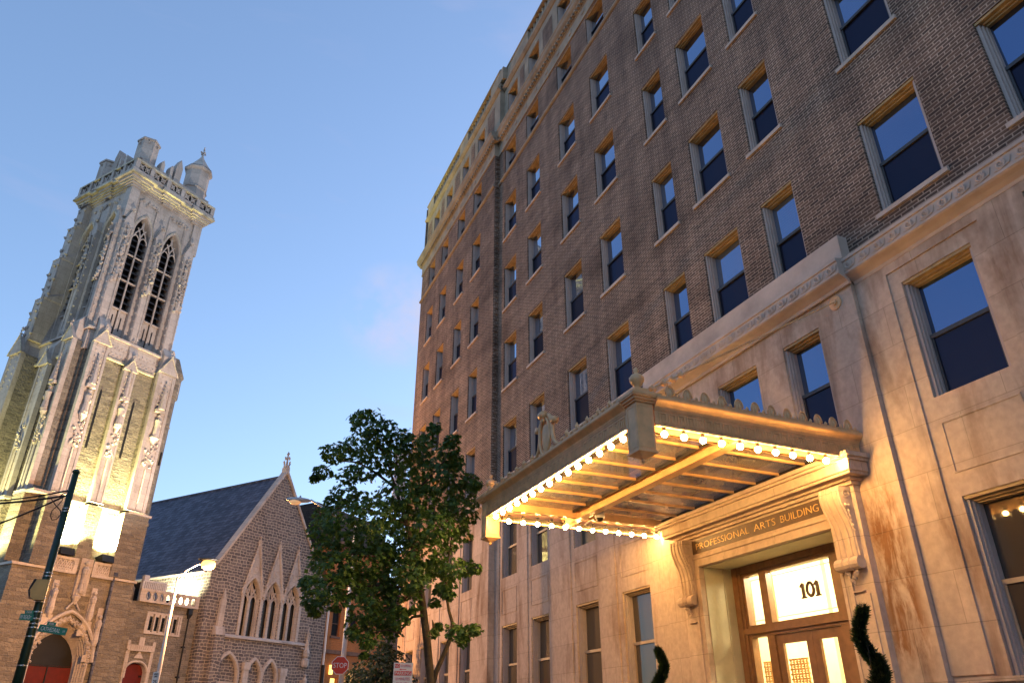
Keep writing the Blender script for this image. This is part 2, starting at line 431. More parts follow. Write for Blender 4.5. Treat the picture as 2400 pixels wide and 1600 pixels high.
def text(name, s, size, mat, parent, origin, right, up, width=None, depth=.004, align='CENTER', thin=0.):
    """lettering as a thin solid, in the parent's own frame"""
    cu = bpy.data.curves.new(name, 'FONT'); cu.body = s; cu.size = size; cu.align_x = align; cu.align_y = 'CENTER'; cu.extrude = depth; cu.resolution_u = 3; cu.offset = -thin
    tmp = bpy.data.objects.new(name + '_t', cu); COL.objects.link(tmp)
    dg = bpy.context.evaluated_depsgraph_get()
    me = bpy.data.meshes.new_from_object(tmp.evaluated_get(dg))
    bpy.data.objects.remove(tmp)
    right = Vector(right).normalized(); up = Vector(up).normalized(); nrm = right.cross(up)
    xs = [v.co.x for v in me.vertices]
    k = 1.
    if width: k = width / max(1e-6, max(xs) - min(xs))
    cx = (max(xs) + min(xs)) / 2 if align == 'CENTER' else 0
    ys = [v.co.y for v in me.vertices]; cy = (max(ys) + min(ys)) / 2
    for v in me.vertices:
        c = v.co.copy()
        v.co = Vector(origin) + right * ((c.x - cx) * k) + up * (c.y - cy) + nrm * c.z
    me.materials.clear(); me.materials.append(M[mat])
    o = bpy.data.objects.new(name, me); COL.objects.link(o); o.parent = parent
    return o
def light(name, kind, loc, energy, col, parent=None, aim=None, **kw):
    d = bpy.data.lights.new(name, kind); d.energy = energy; d.color = col
    for k, v in kw.items(): setattr(d, k, v)
    o = bpy.data.objects.new(name, d); COL.objects.link(o); o.location = loc
    if aim is not None: o.rotation_euler = (Vector(aim) - Vector(loc)).to_track_quat('-Z', 'Y').to_euler()
    if parent: o.parent = parent
    return o

# ================================================================== ground
g = MB(); g.quad((-600, -600, 0), (600, -600, 0), (600, 900, 0), (-600, 900, 0)); struct(g.build('ground', 'earth'))
g = MB(); g.quad((-7, -60, .004), (3.2, -60, .004), (3.2, 300, .004), (-7, 300, .004)); struct(g.build('road', 'asphalt'))
g = MB(); g.box(3.35, 20, -60, 37, -.2, .13); struct(g.build('sidewalk', 'concrete'))
g = MB(); g.box(3.2, 3.35, -60, 37.0, -.2, .14); struct(g.build('kerb', 'concrete'))

# ================================================================== the office building
BO = (10, 11, 0)
bld = thing('office_building', 'tall brown brick office building with limestone base and rows of sash windows', 'building', BO)
YE, YW, YS = 24.7, 36.1, -3.0          # wing joint, far end, near end
WX = 9.77                              # the far wing stands forward of the main wall
COLS = {'A': (22.83, 24.07), 'B': (20.5, 21.72), 'C': (17.55, 18.8), 'D': (15.12, 16.36), 'E': (12.47, 13.42), 'F': (10.45, 11.7), 'G': (8.73, 9.68),
        'H': (5.74, 6.99), 'I': (3.34, 4.59), 'J': (.42, 1.64), 'K': (-1.93, -.69)}
WING = [(26.42, 27.5), (28.72, 29.8), (31.32, 32.42), (33.6, 34.7)]
ROWS = [(9.5, 11.56), (13.02, 15.08), (16.53, 18.57), (19.98, 21.96), (23.46, 25.0)]
DZ = -.06                              # the wing's sills lie a touch lower
def wall_grid(mb, a0, a1, z0, z1, holes, x, depth):
    A = sorted({a0, a1, *[h[0] for h in holes], *[h[1] for h in holes]}); Z = sorted({z0, z1, *[h[2] for h in holes], *[h[3] for h in holes]})
    A = [a for a in A if a0 <= a <= a1]; Z = [z for z in Z if z0 <= z <= z1]
    for i in range(len(A) - 1):
        for j in range(len(Z) - 1):
            ca, cz = (A[i] + A[i + 1]) / 2, (Z[j] + Z[j + 1]) / 2
            if any(h[0] < ca < h[1] and h[2] < cz < h[3] for h in holes): continue
            mb.quad((x, A[i], Z[j]), (x, A[i + 1], Z[j]), (x, A[i + 1], Z[j + 1]), (x, A[i], Z[j + 1]))
    for a, b, c, d in holes:
        X = x + depth
        mb.quad((x, a, c), (X, a, c), (X, a, d), (x, a, d)); mb.quad((x, b, c), (X, b, c), (X, b, d), (x, b, d))
        mb.quad((x, a, d), (X, a, d), (X, b, d), (x, b, d)); mb.quad((x, a, c), (X, a, c), (X, b, c), (x, b, c))
main_holes = [(a, b, c, d) for (a, b) in COLS.values() for (c, d) in ROWS]
wing_holes = [(a, b, c + DZ, d + DZ) for (a, b) in WING for (c, d) in ROWS]
DEP = .34
w = MB(off=BO)
wall_grid(w, YS, YE, 8.6, 25.1, main_holes, 10, DEP)
wall_grid(w, YE, YW, 8.6, 25.1, wing_holes, WX, DEP)
w.quad((WX, YE, 8.6), (10, YE, 8.6), (10, YE, 25.1), (WX, YE, 25.1))
w.quad((WX, YW, 0), (26, YW, 0), (26, YW, 30), (WX, YW, 30))
w.quad((10, YS, 0), (26, YS, 0), (26, YS, 30), (10, YS, 30))
w.quad((26, YS, 0), (26, YW, 0), (26, YW, 30), (26, YS, 30))
# brick panels in the attic
for k in [(19.2, 20.15), (22.1, 22.6), (24.45, 24.6), (16.75, 17.2), (13.75, 14.8), (11.95, 12.2), (9.95, 10.2), (7.3, 8.4), (4.9, 5.45), (25.15, 26.05), (27.85, 28.4), (30.15, 31.0), (32.8, 33.3), (35.1, 35.85)]:
    x = (9.89 if k[0] > YE else 10.12) - .012
    w.quad((x, k[0], 26.5), (x, k[1], 26.5), (x, k[1], 28.6), (x, k[0], 28.6))
# quoin blocks of raised brick on the joint between wing and main wall
for i in range(0, 118, 2):
    z = 8.98 + i * .137
    w.box(9.83, 9.995, YE - .035, YE - .003, z, z + .125)
wall = w.build('brick_wall', 'brick', bld)
r = MB(off=BO); r.quad((10, YS, 29.2), (26, YS, 29.2), (26, YW, 29.2), (10, YW, 29.2)); r.build('roof', 'asphalt', bld)
d = MB(off=BO); d.quad((10.6, YS, .3), (10.6, 9, .3), (10.6, 9, 29), (10.6, YS, 29)); d.quad((10.6, 13, .3), (10.6, YW, .3), (10.6, YW, 29), (10.6, 13, 29)); d.quad((10.6, 9, 5.6), (10.6, 13, 5.6), (10.6, 13, 29), (10.6, 9, 29)); d.build('interior_partition', 'void', bld)

# ---- limestone base
CB = 9.88                               # the entrance bay stands forward
CB0, CB1 = 7.85, 14.32
LR6, LR7 = (6.02, 8.08), (2.15, 4.5)
wide = ['A', 'B', 'C', 'D', 'H', 'I', 'J', 'K']
base_holes = [(*COLS[k], *LR6) for k in wide] + [(*COLS[k], *LR7) for k in wide]
bay_holes = [(*COLS[k], *LR6) for k in 'EFG']
wbase = [(a, b, LR6[0] - .02, LR6[1] - .02) for a, b in WING] + [(a, b, *LR7) for a, b in WING]
s = MB(off=BO)
wall_grid(s, YS, CB0, 0, 8.6, [h for h in base_holes if h[1] < CB0], 10, DEP)
wall_grid(s, CB1, YE, 0, 8.6, [h for h in base_holes if h[0] > CB1], 10, DEP)
wall_grid(s, YE, YW, 0, 8.6, wbase, WX, DEP)
wall_grid(s, CB0, CB1, 0, 8.6, bay_holes + [(9.2, 12.85, 0, 4.5)], CB, .46)
for y in (CB0, CB1): s.quad((CB, y, 0), (10, y, 0), (10, y, 8.6), (CB, y, 8.6))
s.quad((WX, YE, 0), (10, YE, 0), (10, YE, 8.6), (WX, YE, 8.6))
def frame_strip(mb, a0, a1, z0, z1, t, x0, x1):
    """a raised flat border round a sunk panel"""
    mb.box(x0, x1, a0, a0 + t, z0, z1); mb.box(x0, x1, a1 - t, a1, z0, z1); mb.box(x0, x1, a0 + t, a1 - t, z1 - t, z1); mb.box(x0, x1, a0 + t, a1 - t, z0, z0 + t)
# pilaster strips between the bays, so each bay lies in a shallow recess
edges = [(YS, -.3), (-2.3, -2.12)]
def strips(cols, x, y0, y1):
    cs = sorted(cols); lo = y0
    for a, b in cs + [(y1 + .22, None)]:
        hi = a - .22
        if hi > lo: s.box(x - .03, x, lo, hi, 2.2, 8.5)
        if b is None: break
        s.box(x - .03, x, a - .22, b + .22, 8.34, 8.5)
        lo = b + .22
strips([COLS[k] for k in 'HIJK'], 10, YS, CB0 - .003)
strips([COLS[k] for k in 'ABCD'], 10, CB1 + .003, YE - .003)
strips(WING, WX, YE + .003, YW)
for k in wide:                           # sunk apron panels under the upper windows
    a, b = COLS[k]; frame_strip(s, a + .0, b - .0, 4.84, 5.62, .025, 9.985, 10.0)
for a, b in WING: frame_strip(s, a, b, 4.9, 5.7, .025, WX - .015, WX)
# plinth
s.box(9.9, 9.998, YS, CB0 - .3, 0, 2.1); s.box(9.86, 9.998, YS, CB0 - .3, 2.1, 2.16)
s.box(9.9, 9.998, CB1 + .003, YE - .003, 0, 2.05); s.box(9.68, WX - .002, YE, YW, 0, 2.05)
s.build('limestone_base', 'dirty', bld)
# ---- band cornice over the base, with running scrolls
c = MB(off=BO)
def band(a0, a1, x):
    """cove, frieze and top ledge; x is the wall face behind"""
    pr = [(x, 8.5), (x - .04, 8.5), (x - .06, 8.55), (x - .14, 8.60), (x - .22, 8.635), (x - .25, 8.66), (x - .25, 8.70), (x - .235, 8.705), (x - .235, 8.90), (x - .26, 8.91), (x - .26, 8.97), (x - .02, 9.02), (x, 9.02)]
    c.prism([(p[0], a0, p[1]) for p in pr], (0, a1 - a0, 0))
    n = max(1, int((a1 - a0) / .31)); st = (a1 - a0) / n
    for i in range(n):
        y = a0 + (i + .5) * st; X = x - .245
        sp = [(X, y + .078 * (1 - t / 15 * .88) * math.cos(t * .72 + 2.4) + .03, 8.80 + .078 * (1 - t / 15 * .88) * math.sin(t * .72 + 2.4)) for t in range(16)]
        c.tube([(X, y + .14, 8.73), (X, y + .06, 8.712), (X, y - .02, 8.73)] + [(p[0], 2 * y - p[1] + .0, p[2]) if False else p for p in sp], [.008, .012, .016] + [.018] * 11 + [.012] * 5, 5)
        c.tube([(X, y + .04, 8.72), (X, y - .10, 8.75), (X, y - .14, 8.85)], [.014, .012, .006], 5); c.knob((X, y + .035, 8.80), .026, 1.)
band(YS, CB0 - .02, 10); band(CB1 + .02, YE - .01, 10); band(YE + .0, YW + .2, WX); band(CB0 - .04, CB1 + .04, CB - .02)
# raised blocking course over the entrance bay
c.box(CB - .1, 10.0, CB0 - .05, CB1 + .05, 9.022, 9.5)
c.build('scroll_cornice', 'trim', bld)
# ---- upper string, frieze, cornice, attic, parapet
u = MB(off=BO)
def run(mb, prof, a0, a1): mb.prism([(p[0], a0, p[1]) for p in prof], (0, a1 - a0, 0))
for a0, a1, x in ((YS, YE - .003, 10), (YE, YW + .06, WX)):
    dz = DZ if x == WX else 0
    run(u, [(x, 23.33 + dz), (x - .05, 23.34 + dz), (x - .09, 23.38 + dz), (x - .09, 23.43 + dz), (x, 23.455 + dz)], a0, a1)
    run(u, [(x, 25.1), (x - .05, 25.1), (x - .05, 25.2), (x - .03, 25.21), (x - .03, 25.72), (x - .06, 25.73), (x - .06, 25.8), (x + .2, 25.8), (x + .2, 25.1)], a0, a1)
    n = int((a1 - a0) / 1.05)
    for i in range(n): u.box(x - .055, x - .03, a0 + (i + .5) * 1.05 - .1, a0 + (i + .5) * 1.05 + .1, 25.38, 25.55)
string = u.build('string_course', 'attic', bld)
u = MB(off=BO)
for a0, a1, x in ((YS, YE - .003, 10), (YE - .26, YW + .30, WX)):
    run(u, [(x + .2, 25.8), (x - .1, 25.8), (x - .12, 25.86), (x - .26, 25.98), (x - .30, 26.05), (x - .30, 26.15), (x - .34, 26.2), (x - .34, 26.26), (x + .2, 26.4)], a0, a1)
    n = int((a1 - a0) / .21)
    for i in range(n): u.box(x - .19, x - .09, a0 + i * .21, a0 + i * .21 + .11, 25.80, 25.93)
u.build('upper_cornice', 'attic', bld)
u = MB(off=BO)
def attic_holes(cs, dz): return [(a + .05, b - .05, 26.55 + dz, 28.55 + dz) for a, b in cs]
AX, AW = 10.12, 9.89
ah, aw = attic_holes(COLS.values(), 0), attic_holes(WING, -.1)
wall_grid(u, YS, YE - .25, 26.3, 29.2, ah, AX, .3)
wall_grid(u, YE - .25, YW, 26.3, 29.2, aw, AW, .3)
u.quad((AW, YE - .25, 26.3), (AX, YE - .25, 26.3), (AX, YE - .25, 30.4), (AW, YE - .25, 30.4))
for a0, a1, x in ((YS, YE - .27, AX), (YE - .35, YW + .12, AW)):
    run(u, [(x, 29.0), (x - .05, 29.02), (x - .16, 29.14), (x - .16, 29.22), (x, 29.28)], a0, a1)
    run(u, [(x, 29.28), (x - .03, 29.28), (x - .03, 29.45), (x + .25, 29.45), (x + .25, 29.28)], a0, a1)
    run(u, [(x - .08, 30.22), (x - .08, 30.32), (x, 30.4), (x + .25, 30.4), (x + .25, 30.22)], a0, a1)
def dado(a0, a1, x): u.box(x - .05, x + .25, a0, a1, 29.451, 30.219)
def balus(a0, a1, x):
    n = int((a1 - a0) / .30)
    for i in range(n):
        y = a0 + (i + .5) * (a1 - a0) / n
        u.lathe([(.07, 29.45), (.07, 29.52), (.05, 29.56), (.10, 29.75), (.055, 30.0), (.075, 30.12), (.075, 30.22)], (x + .1, y, 0), 6)
for a0, a1, x in ((24.0, 25.6, AW), (28.9, 30.2, AW), (34.9, 36.1, AW), (21.6, 24.4, AX), (16.6, 18.6, AX), (11.0, 13.2, AX), (5, 8, AX), (-3, 1, AX)): dado(a0, a1, x)
for a0, a1, x in ((25.6, 28.9, AW), (30.2, 34.9, AW), (18.6, 21.6, AX), (13.2, 16.6, AX), (8, 11, AX), (1, 5, AX)): balus(a0, a1, x)
u.build('attic', 'attic', bld)

# ---- windows
def make_window(wd, ht, low=False, style=0):
    """double hung sash; local origin at the middle of the sill on the wall face, +x into the wall"""
    f = MB(); h = wd / 2; D = .20
    # jamb casings, head, blind stops
    for sgn in (-1, 1):
        f.mat(0); f.box(.05, D + .06, *sorted((sgn * (h - .002), sgn * (h - .055))), 0, ht - .002)
        f.box(.09, D + .06, *sorted((sgn * (h - .055), sgn * (h - .085))), 0, ht - .06)
        f.box(.14, D + .06, *sorted((sgn * (h - .085), sgn * (h - .105))), 0, ht - .09)
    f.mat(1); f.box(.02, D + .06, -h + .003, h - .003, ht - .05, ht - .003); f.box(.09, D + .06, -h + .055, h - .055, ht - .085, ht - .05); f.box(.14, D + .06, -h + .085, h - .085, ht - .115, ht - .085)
    mz = ht * .5
    f.mat(2); f.box(D - .045, D + .03, -h + .105, h - .105, mz - .045, mz + .02)
    f.box(D - .03, D + .02, -h + .105, -h + .145, .04, mz - .045); f.box(D - .03, D + .02, h - .145, h - .105, .04, mz - .045)
    f.box(D - .03, D + .02, -h + .105, h - .105, 0.0, .05)
    f.box(D + .0, D + .05, -h + .105, -h + .135, mz + .02, ht - .115) if low else None
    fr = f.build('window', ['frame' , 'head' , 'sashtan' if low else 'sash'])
    p = MB(); p.box(D + .03, D + .036, -h + .10, h - .10, mz - .02, ht - .11)
    p.build('pane', 'lowpane' if low else 'pane', fr)
    q = MB(); q.box(D - .005, D + .001, -h + .14, h - .14, .05, mz - .045)
    q.build('pane' if low else 'screen', 'lowpane' if low else 'screen', fr)
    if style == 0:
        sl = MB(); sl.prism([(-.055, -h - .085, -.1), (-.055, -h - .085, -.015), (.02, -h - .085, -.002), (.02, -h - .085, -.1)], (0, wd + .17, 0))
        sl.box(.02, D + .05, -h + .002, h - .002, -.05, -.001)
        sl.build('sill', 'trim', fr)
    return fr
used = {}
def place_window(key, wd, ht, x, y, z, **kw):
    k = (key, round(wd, 2), round(ht, 2), kw.get('low', False))
    loc = (x - BO[0], y - BO[1], z - BO[2])
    if k not in used:
        o = make_window(wd, ht, **kw); used[k] = o
        o.parent = bld
    else:
        o = copy_tree(used[k], bld)
    o.location = loc
    for c_ in o.children:                  # no two sashes hang quite true
        if c_.name.startswith(('pane', 'screen')): c_.rotation_euler = (0, random.uniform(-.010, .010), random.uniform(-.010, .010))
    return o
VIS = {0: 'ABCDEFGHI', 1: 'ABCDEFGHI', 2: 'ABCDEFGHI', 3: 'ABCDEFGH', 4: 'ABCDEFG'}
for i, (z0, z1) in enumerate(ROWS):
    for k in VIS[i]:
        a, b = COLS[k]
        wd = 1.24 if k not in 'EG' else .95
        st = 1 if (i == 4 or (i == 0 and k in 'EFG')) else 0
        place_window('u%d' % st, wd, z1 - z0, 10, (a + b) / 2, z0, style=st)
    for a, b in WING:
        place_window('w%d' % (i == 4), 1.09, z1 - z0, WX, (a + b) / 2, z0 + DZ, style=1 if i == 4 else 0)
for k in 'ABCD' + 'EF':
    a, b = COLS[k]; place_window('a', b - a - .1, 2.0, AX, (a + b) / 2, 26.55, style=1)
for a, b in WING: place_window('a', b - a - .1, 2.0, AW, (a + b) / 2, 26.45, style=1)
for k in 'ABCDHI':
    a, b = COLS[k]
    ow_ = place_window('b', 1.24, LR6[1] - LR6[0], 10, (a + b) / 2, LR6[0], low=(k in 'ABC'), style=1)
    if k == 'C':                          # this room has its slatted blind down
        q_ = ow_.children[-1]; q_.data = q_.data.copy(); q_.data.materials[0] = M['blind']
    place_window('l', 1.24, LR7[1] - LR7[0], 10, (a + b) / 2, LR7[0], low=True, style=1)
for k in 'EFG':
    a, b = COLS[k]; place_window('b', b - a, LR6[1] - LR6[0], CB, (a + b) / 2, LR6[0], style=1)
for a, b in WING:
    place_window('wl', 1.09, LR6[1] - LR6[0], WX, (a + b) / 2, LR6[0] - .02, low=True, style=1)
    place_window('wl', 1.09, LR7[1] - LR7[0], WX, (a + b) / 2, LR7[0], low=True, style=1)

# ---- entrance doorcase
DX = 9.75
O0, O1, OH = 9.2, 12.85, 4.5
e = MB(off=BO)
# reveal lining and surround blocks (butted round the opening)
e.box(DX, 10.62, O1, O1 + .42, 0, 5.08); e.box(DX, 10.62, O0 - .42, O0, 0, 5.08)
e.box(DX, 10.62, O0, O1, OH, 4.73)
e.box(DX, CB + .1, O0, O1, 4.73, 5.08)
# stepped architrave
for k, (t, pr) in enumerate(((.06, .035), (.15, .02), (.21, .045))):
    lo = (0, .06, .15)[k]
    e.box(DX - pr, DX, O0 - t, O0 - lo, 0, OH + t); e.box(DX - pr, DX, O1 + lo, O1 + t, 0, OH + t); e.box(DX - pr, DX, O0 - lo, O1 + lo, OH + lo, OH + t)
# crown: bed mould, corona, cap - returned on the side
for z0, z1, pj, ov in ((5.08, 5.14, .06, .05), (5.14, 5.19, .12, .1), (5.19, 5.24, .26, .24), (5.24, 5.40, .29, .27), (5.40, 5.45, .33, .31), (5.45, 5.52, .37, .35)):
    e.box(DX - pj, CB + .1, 8.62 - ov, 13.42 + ov, z0, z1)
ent = e.build('doorcase', 'lime', bld)
pq = MB(off=BO); pq.box(DX - .012, DX - .001, O0 - .02, O1 + .26, 4.765, 5.035); plq = pq.build('nameplate', 'bronze', ent)
for nm_ in ():
    pass
def wl(o): return (o[0] - BO[0], o[1] - BO[1], o[2] - BO[2])
for wd_, ya, yb in (('PROFESSIONAL', 12.88, 11.20), ('ARTS', 11.06, 10.47), ('BUILDING', 10.33, 9.40)): text('lettering', wd_, .185, 'gold', ent, wl((DX - .016, (ya + yb) / 2, 4.9)), (0, -1, 0), (0, 0, 1), width=ya - yb, depth=.004, thin=.003)
def console(y0):
    k = MB(off=BO)
    W_ = .44
    def prof(t):  # front edge x and z down the bracket
        return None
    top, bot = 5.07, 3.92
    pts = [(DX, top)]
    for i in range(15):
        t = i / 14
        z = top - .02 - (top - bot) * t
        xx = DX - (.055 + .20 * (.5 + .5 * math.cos(pi * min(1, t * 1.12))) ** 1.0 + .02 * math.sin(t * 9))
        pts.append((xx, z))
    pts.append((DX, bot))
    for off, wd, dx in ((0, W_, 0), ):
        k.prism([(p[0], y0, p[1]) for p in pts], (0, wd, 0))
    for yy in (.03, .13, .27, .37):          # fluting ribs down the front
        k.tube([(p[0] - .008, y0 + yy + .02, p[1]) for p in pts[1:-1]], .020, 6)
    k.tube([(DX - .10, y0 - .02, 3.86), (DX - .10, y0 + W_ + .02, 3.86)], .10, 12)     # volute roll
    k.tube([(DX - .10, y0 + .14, 3.86), (DX - .10, y0 + .16, 3.86)], .112, 12); k.tube([(DX - .10, y0 + .28, 3.86), (DX - .10, y0 + .30, 3.86)], .112, 12)
    for i in range(3):                       # side scroll spiral
        pass
    sp = [(DX - .13 + .085 * (1 - t / 16) * math.cos(t * .62), y0 - .006, 4.92 + .085 * (1 - t / 16) * math.sin(t * .62)) for t in range(16)]
    k.tube(sp, .012, 5)
    # bell drop on the side, husks
    for i in range(6): k.knob((DX - .16 + i * .012, y0 - .015, 4.72 - i * .075), .026 - i * .001, 1.7)
    k.knob((DX - .19, y0 - .012, 4.74), .03); k.knob((DX - .12, y0 - .012, 4.74), .03)
    # acanthus drop under the roll
    for i in range(16):
        k.knob((DX - .07 + random.uniform(-.03, .02), y0 + .22 + random.uniform(-.13, .13) * (1 - i / 20), 3.74 - i * .014), .035 * (1.15 - i / 20), 1.5)
    k.box(DX - .05, DX, y0 + .1, y0 + .34, 3.44, 3.46)
    # strip pilaster below
    k.box(DX - .025, DX, y0 + .02, y0 + W_ - .02, 0.2, 3.4)
    return k.build('console', 'lime', ent)
console(8.68); console(13.02)
# side strips behind the consoles
for a_, b_ in ((8.6, 8.779), (13.271, 13.5)): e2 = MB(off=BO); e2.box(DX, CB + .05, a_, b_, 0, 5.079); e2.build('side_strip', 'lime', ent)
# reveals facing the visitor, paler stone
rv = MB(off=BO); rv.box(DX + .09, 10.6, O1 - .012, O1 - .001, 0, OH - .001); rv.box(DX + .09, 10.6, O0 + .001, O0 + .012, 0, OH - .001); rv.box(DX + .09, 10.6, O0 + .012, O1 - .012, OH - .012, OH - .001)
for xx in (10.30,): rv.box(xx, xx + .02, O1 - .03, O1 - .012, 0, OH - .012)
rv.build('reveal', 'jamb', ent)
# frame with transom light, side lights and two leaves (door plane)
FX = 10.64
fr = MB(off=BO)
P0, P1 = 9.25, 12.8
fr.box(FX - .1, FX + .06, P1 - .30, P1 - .013, .75, 4.485); fr.box(FX - .1, FX + .06, P0 + .013, P0 + .30, .75, 4.485)
fr.box(FX - .16, FX - .1, P1 - .16, P1 - .013, .75, 4.485); fr.box(FX - .13, FX - .1, P1 - .23, P1 - .16, .75, 4.485)
fr.box(FX - .1, FX + .06, P0 + .3, P1 - .3, 4.29, 4.485); fr.box(FX - .14, FX - .1, P0 + .16, P1 - .16, 4.36, 4.485)
fr.box(FX - .1, FX + .06, P0 + .3, P1 - .3, 3.13, 3.35); fr.box(FX - .15, FX - .1, P0 + .16, P1 - .16, 3.19, 3.30)
for y in (11.86, 9.98): fr.box(FX - .09, FX + .05, y, y + .2, 3.35, 4.29); fr.box(FX - .09, FX + .05, y, y + .2, .75, 3.13)
fr.box(FX - .1, FX + .06, P0 + .3, 9.98, .75, 1.2); fr.box(FX - .1, FX + .06, 12.06, P1 - .3, .75, 1.2)
dfr = fr.build('door_frame', 'doorwood', ent)
tr = MB(off=BO)
for a, b, c_, d_ in ((10.18, 11.86, 3.35, 4.29), (12.06, 12.5, 3.35, 4.29), (12.06, 12.5, 1.2, 3.13), (9.55, 9.98, 3.35, 4.29), (9.55, 9.98, 1.2, 3.13)): tr.box(FX, FX + .008, a + .003, b - .003, c_ + .003, d_ - .003)
tr.build('transom_glass', 'clear', ent)
et = MB(off=BO)                                  # etched border line
for a, b, c_, d_ in ((10.26, 11.78, 3.43, 4.21), (12.13, 12.43, 3.43, 4.21), (9.62, 9.91, 3.43, 4.21)): frame_strip(et, a, b, c_, d_, .012, FX - .004, FX - .001)
et.build('etched_border', 'cream', ent)
for (y0, y1) in ((10.926, 11.855), (10.185, 10.92)):
    dm = MB(off=BO); X0, X1 = FX - .06, FX
    if y0 < 10.9: y0 = 10.183
    dm.box(X0, X1, y0, y0 + .16, .76, 3.125); dm.box(X0, X1, y1 - .16, y1, .76, 3.125); dm.box(X0, X1, y0 + .16, y1 - .16, 2.96, 3.125); dm.box(X0, X1, y0 + .16, y1 - .16, .76, 1.1)
    leaf = dm.build('door', 'doorwood', ent)
# numerals 101: serif figures cut from sheet bronze
nu = MB(off=BO)
def one(y):
    nu.box(FX - .05, FX - .01, y - .028, y + .028, 3.69, 3.93); nu.box(FX - .05, FX - .01, y - .06, y + .06, 3.675, 3.70)
    nu.prism([(FX - .05, y + .028, 3.93), (FX - .05, y + .07, 3.90), (FX - .05, y + .065, 3.87), (FX - .05, y + .028, 3.885)], (.04, 0, 0)); nu.prism([(FX - .05, y - .028, 3.93), (FX - .05, y + .03, 3.93), (FX - .05, y, 3.955)], (.04, 0, 0))
one(10.98); one(10.62)
ring = [(FX - .03, 10.80 + .082 * math.cos(a), 3.815 + .115 * math.sin(a)) for a in [2 * pi * i / 24 for i in range(25)]]
nu.tube(ring, .030, 6, False)
nu.build('house_number', 'bronze', ent)
# lit lobby behind the doors
lb = MB(off=BO)
lx0, lx1, ly0, ly1, lz0, lz1 = 10.72, 15.5, 8.6, 13.4, .75, 5.4
lb.quad((lx1, ly0, lz0), (lx1, ly1, lz0), (lx1, ly1, lz1), (lx1, ly0, lz1)); lb.quad((lx0, ly0, lz0), (lx1, ly0, lz0), (lx1, ly0, lz1), (lx0, ly0, lz1)); lb.quad((lx0, ly1, lz0), (lx1, ly1, lz0), (lx1, ly1, lz1), (lx0, ly1, lz1))
lb.quad((lx0, ly0, lz1), (lx1, ly0, lz1), (lx1, ly1, lz1), (lx0, ly1, lz1)); lb.quad((lx0, ly0, lz0), (lx1, ly0, lz0), (lx1, ly1, lz0), (lx0, ly1, lz0))
for i in range(5):                               # panelling and pilasters of the lobby
    y = 9.1 + i * .95; frame_strip(lb, y, y + .7, 1.4, 4.3, .05, lx1 - .05, lx1 - .002)
lb.box(lx1 - .25, lx1 - .06, 8.65, 13.35, 4.75, 4.9)
for x in (12, 13.6): lb.box(x, x + .4, ly1 - .12, ly1 - .002, .76, 5.3)
lb.build('lobby', 'cream', bld)
gl = MB(off=BO); gl.box(13.0, 13.4, 10.8, 11.2, 5.28, 5.36); gl.build('ceiling_lamp', 'lobbyglow', bld)
sc = MB(off=BO)                                  # pierced brass screen inside the left leaf
for (y0, y1) in ((11.55, 12.02), (12.46, 12.75)):
    for i in range(int((y1 - y0) / .085) + 1): sc.box(10.95, 10.97, y0 + i * .085 - .012, y0 + i * .085 + .012, 1.2, 2.72)
    for j in range(18): sc.box(10.972, 10.985, y0 - .02, y1 + .02, 1.25 + j * .085, 1.25 + j * .085 + .03)
    for i in range(int((y1 - y0) / .085)):
        for j in range(17): sc.knob((10.965, y0 + (i + .5) * .085, 1.25 + (j + .68) * .085), .022, 1)
sc.build('brass_screen', 'gold', bld)
light('lobby_light', 'POINT', (13.2, 11, 4.9), 900, (1, .86, .52), shadow_soft_size=.3)
light('lobby_light', 'POINT', (11.6, 11, 4.6), 260, (1, .86, .52), shadow_soft_size=.2)
# entrance steps
stp = MB(off=BO)
for i in range(4): stp.box(9.0 + i * .3, 10.7, 9.0, 13.0, i * .16 + .131, (i + 1) * .16 + .13)
stp.build('entrance_step', 'concrete', bld)

# ================================================================== canopy
CO = (7.8, 11.5, 5.45)
can = thing('entrance_canopy', 'gilded metal entrance canopy with glass roof and rows of lit round bulbs over the doorway', 'canopy', CO)
XF, Y0, Y1, ZB, ZT = 5.6, 8.42, 14.58, 5.45, 5.72
XW = CB - .01
def key_run(mb, p, d, n, step, z0, h, th, outn):
    """Greek key relief: p start, d unit direction along, outn outward"""
    d, outn = Vector(d), Vector(outn); p = Vector(p)
    t = .020
    def bar(a0, a1, b0, b1):
        q = [p + d * a + outn * o for a in (a0, a1) for o in (0, th)]
        x0, x1 = min(v.x for v in q), max(v.x for v in q); y0, y1 = min(v.y for v in q), max(v.y for v in q)
        mb.box(x0, x1, y0, y1, z0 + b0, z0 + b1)
    for i in range(n):
        a = i * step
        bar(a, a + step * .80, h - t, h); bar(a + step * .80 - t, a + step * .80, h * .2, h - t); bar(a + step * .3, a + step * .80, h * .2 - t, h * .2)
        bar(a + step * .3, a + step * .3 + t, h * .2, h * .62); bar(a + step * .3, a + step * .58, h * .62, h * .62 + t)
        bar(a, a + t, 0, h - t); bar(a - step * .2 + t, a, 0, t)
def moulding(mb, a, b, axis, face, outn):
    """crown moulding over a fascia; axis 'x' or 'y'; face = plane coordinate, outn = +1/-1"""
    pr = [(0, ZT), (.02, ZT), (.03, ZT + .03), (.07, ZT + .07), (.11, ZT + .10), (.12, ZT + .12), (.12, ZT + .16), (.10, ZT + .175), (0, ZT + .18)]
    if axis == 'y': mb.prism([(face + outn * p[0], a, p[1]) for p in pr], (0, b - a, 0))
    else: mb.prism([(a, face + outn * p[0], p[1]) for p in pr], (b - a, 0, 0))
